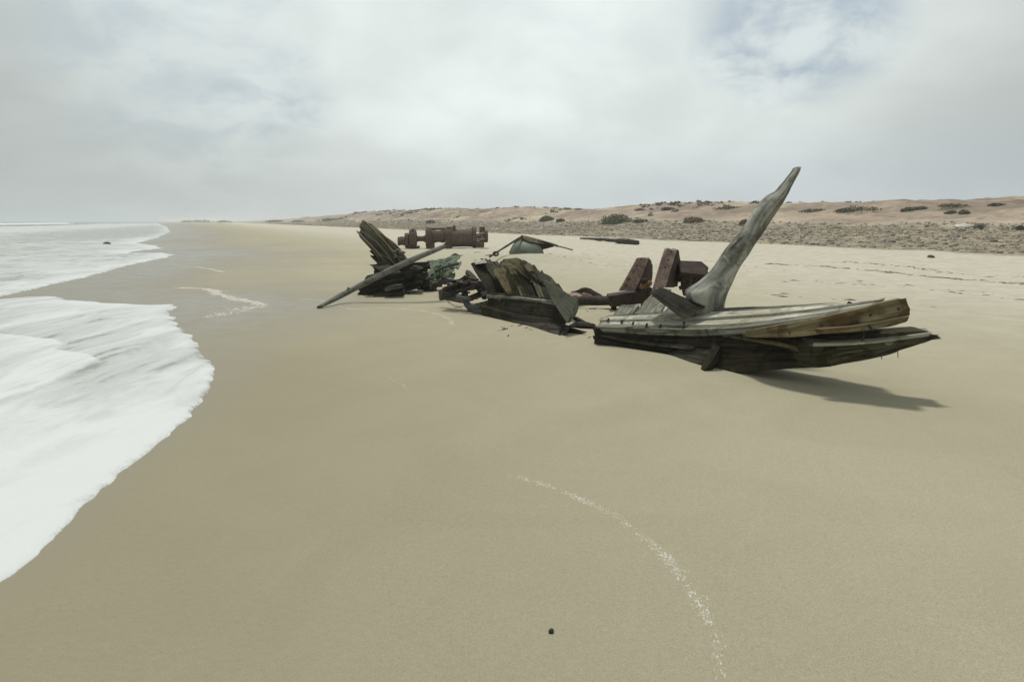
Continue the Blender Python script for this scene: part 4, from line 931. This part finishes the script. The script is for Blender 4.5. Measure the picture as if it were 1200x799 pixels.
turned('end_wheel', 930, 972, [(0, 46), (.1, 56), (.9, 56), (1, 46)], 'rust_wind', cy=218)
def wbox(name, zx0, zx1, zy0, zy1, depth, mt, yo=0, **k):
    a = lambda x, y: W(450+x/8, 250+y/8, WD+yo-depth/2)
    return plank(name, [a(zx0, zy0), a(zx1, zy0)], [a(zx0, zy1), a(zx1, zy1)], depth, M[mt], wl, n=8, m=5, groove=.01, lump=k.get('lump', .015), jag=(.02, .02))
wbox('foot', 218, 318, 308, 334, .8, 'rust_wind'); wbox('foot', 392, 462, 275, 326, .8, 'rust_wind'); wbox('foot', 560, 632, 285, 326, .8, 'rust_wind'); wbox('foot', 862, 936, 262, 322, .7, 'rust_wind')
wbox('bearing', 895, 945, 128, 190, .35, 'rust_wind'); wbox('bearing', 588, 628, 128, 168, .4, 'rust_wind'); wbox('pawl_arm', 640, 668, 118, 160, .3, 'rust_wind')
wbox('top_bar', 430, 600, 138, 156, .2, 'rust_wind')
tube('bolt', [W(450+866/8, 250+200/8, WD-.35), W(450+940/8, 250+186/8, WD-.35)], .06, M['rust_red'], wl, n=5, m=8, groove=0)
tube('bolt', [W(450+866/8, 250+246/8, WD-.35), W(450+940/8, 250+240/8, WD-.35)], .06, M['rust_red'], wl, n=5, m=8, groove=0)
for k_ in range(12):   # gear teeth on the toothed wheel
    a = k_*2*math.pi/12; x = X8(262); c0 = np.array([x, WD-.17, W(450+276/8, 250+236/8, WD)[2]])
    p = c0+np.array([0, math.cos(a), math.sin(a)])*88*s8; q = c0+np.array([0, math.cos(a), math.sin(a)])*100*s8
    tube('tooth', [p+[.12, 0, 0], q+[.12, 0, 0]], [.11, .08], M['rust_wind'], gear, n=4, m=6, groove=0, lump=.01, jag=(0, 0))

# ------------------------------------------------------------------ half-buried green dome with its frame
DD = 27.5
dm = empty('buried_boat_end', G(610, 297), 'half buried green domed boat end with a peaked dark gunwale on the pale sand', 'boat remains')
V, Fc = ICO[4]
c = W(617, 299, DD); rx = 20/F*DD; rz = 19/F*DD
k = 1+.06*fbm(V[:, 0]*2, V[:, 1]*2, V[:, 2]*2, 3)
mesh_obj('dome', V*k[:, None]*np.array([rx, .75, rz])+c, Fc, M['algae'], dm, uv=V[:, :2], sharp=None)
PK('side_board', [(596, 296, DD-.2), (603, 284, DD-.1), (613, 276, DD)], [(603, 299, DD-.55), (607, 288, DD-.4), (617, 277, DD-.2)], .05, 'olive', dm, n=20, m=5, groove=.01)
PK('gunwale', [(611, 275.5, DD-.2), (625, 279, DD-.1), (640, 283, DD), (654, 287.5, DD+.3)], [(611, 279, DD-.3), (622, 283.5, DD-.5), (638, 286, DD-.3), (654, 290, DD+.2)], .18, 'olive', dm, n=26, m=5, groove=.02, lump=.03)
PK('end_board', [(630, 282, DD-.3), (640, 284, DD-.2), (650, 288, DD)], [(633, 293, DD-.3), (640, 291.5, DD-.2), (648, 289.5, DD)], .1, 'dark', dm, n=16, m=5, groove=.02)
tube('rim', E([(652, 288, DD+.2), (662, 290.5, DD+.4), (671, 293, DD+.5)]), .03, M['olive'], dm, n=10, m=8)
tube('rim', E([(574, 301, DD-3.4), (592, 289.5, DD-1.6), (612, 277, DD-.2)]), [.035, .04, .05], M['darkgrey'], dm, n=22, m=8, groove=.004)
tube('iron_ring', [W(581+3*math.cos(a), 297.5+2*math.sin(a), DD-4) for a in np.linspace(0, 6.1, 12)], .035, M['rust_dark'], dm, n=24, m=8, groove=0, lump=.004)

def chips():
    V = []; Fc = []
    for _ in range(90):
        u, v, su, sv = random.choice([(600, 392, 45, 7), (655, 398, 26, 5), (540, 362, 22, 4), (465, 350, 35, 3), (500, 343, 20, 4), (692, 372, 14, 8), (700, 402, 12, 4), (690, 352, 25, 4), (575, 300, 30, 6)])
        g = g0(u+random.gauss(0, su*.45), v-2+random.gauss(0, sv*.3)); l = random.uniform(.012, .06)*g[1]/10; w = l*random.uniform(.12, .35); a = random.uniform(0, 6.3); c, q = math.cos(a), math.sin(a)
        z = h1(*g); k0 = len(V)
        for lx, ly, lz in ((-1, -1, -.2), (-1.2, .8, -.2), (1.1, .6, -.2), (.9, -.9, -.2), (-.8, 0, .8), (.8, .1, .7)):
            V.append((g[0]+lx*l*c-ly*w*q, g[1]+lx*l*q+ly*w*c, z+lz*w))
        for f in ((0, 3, 5, 4), (1, 4, 5, 2), (0, 4, 1), (3, 2, 5)): Fc.append(tuple(k0+i for i in f))
    setp(mesh_obj('wood_chips', V, Fc, M['darkgrey'], smooth=False), 'small dark wood splinters scattered over the sand round the wreck', 'wood chips', kind='stuff')
chips()
# weathered log at the edge of the stones
lg = loose(tube('driftwood_log', [G(680, 280.5, .08), G(700, 282, .12), G(722, 284, .12)], [.06, .11, .12], M['darkgrey'], None, n=24, m=10, lump=.05, groove=.02), 'long thin dark driftwood log on the edge of the stones', 'log')
loose(tube('driftwood_log', [G(721, 285, .16), G(733, 286, .18), G(747, 287, .14)], [.16, .2, .15], M['darkgrey'], None, n=20, m=10, lump=.06, groove=.02), 'short thick dark driftwood log right of the long thin log', 'log')
p = G(646, 741); loose(lump('mussel_shell', p+np.array([0, 0, .004]), (.011, .008, .017), M['shell'], sub=3, amp=.25, seed=3), 'tiny dark shell lying alone on the foreground sand', 'shell')
p = W(125, 284, 46); loose(lump('sea_rock', (p[0], p[1], .05), (.26, .2, .14), M['rockdark'], sub=3, amp=.5, seed=8), 'small dark rock poking out of the far foam', 'rock')
p = G(1129, 267); loose(lump('pale_boulder', p+np.array([0, 0, .05]), (.75, .5, .28), M['froth'], sub=3, amp=.35, seed=11), 'pale whitish boulder at the top of the stony band', 'boulder')
p = G(1147, 267.5); loose(lump('dark_boulder', p+np.array([0, 0, .08]), (.35, .3, .28), M['rockdark'], sub=3, amp=.5, seed=12), 'small dark boulder just right of the pale boulder', 'boulder')
loose(lump('stray_stone', G(1091, 302, .03), (.16, .12, .09), M['rockdark'], sub=2, amp=.5, seed=14), 'single dark stone on pale sand just below the stony band', 'stone')

# ------------------------------------------------------------------ sea air
hz_ = bpy.data.meshes.new('haze')
import bmesh
bm = bmesh.new(); bmesh.ops.create_cube(bm, size=1); bm.to_mesh(hz_); bm.free()
ho = bpy.data.objects.new('haze', hz_); COL.objects.link(ho); ho.scale = (19000, 19000, 14.0); ho.location = (0, 0, -3.1+7.0)
hm = bpy.data.materials.new('haze'); hm.use_nodes = True; ht = hm.node_tree; ht.nodes.clear()
pv = ht.nodes.new('ShaderNodeVolumePrincipled'); pv.inputs['Color'].default_value = (.9, .94, .97, 1); pv.inputs['Density'].default_value = .0007; pv.inputs['Anisotropy'].default_value = .2
ou = ht.nodes.new('ShaderNodeOutputMaterial'); ht.links.new(pv.outputs[0], ou.inputs['Volume']); hz_.materials.append(hm)
ho['kind'] = 'stuff'; ho['label'] = 'thin pale sea haze softening the far shore and dunes'
SC.cycles.volume_bounces = 1
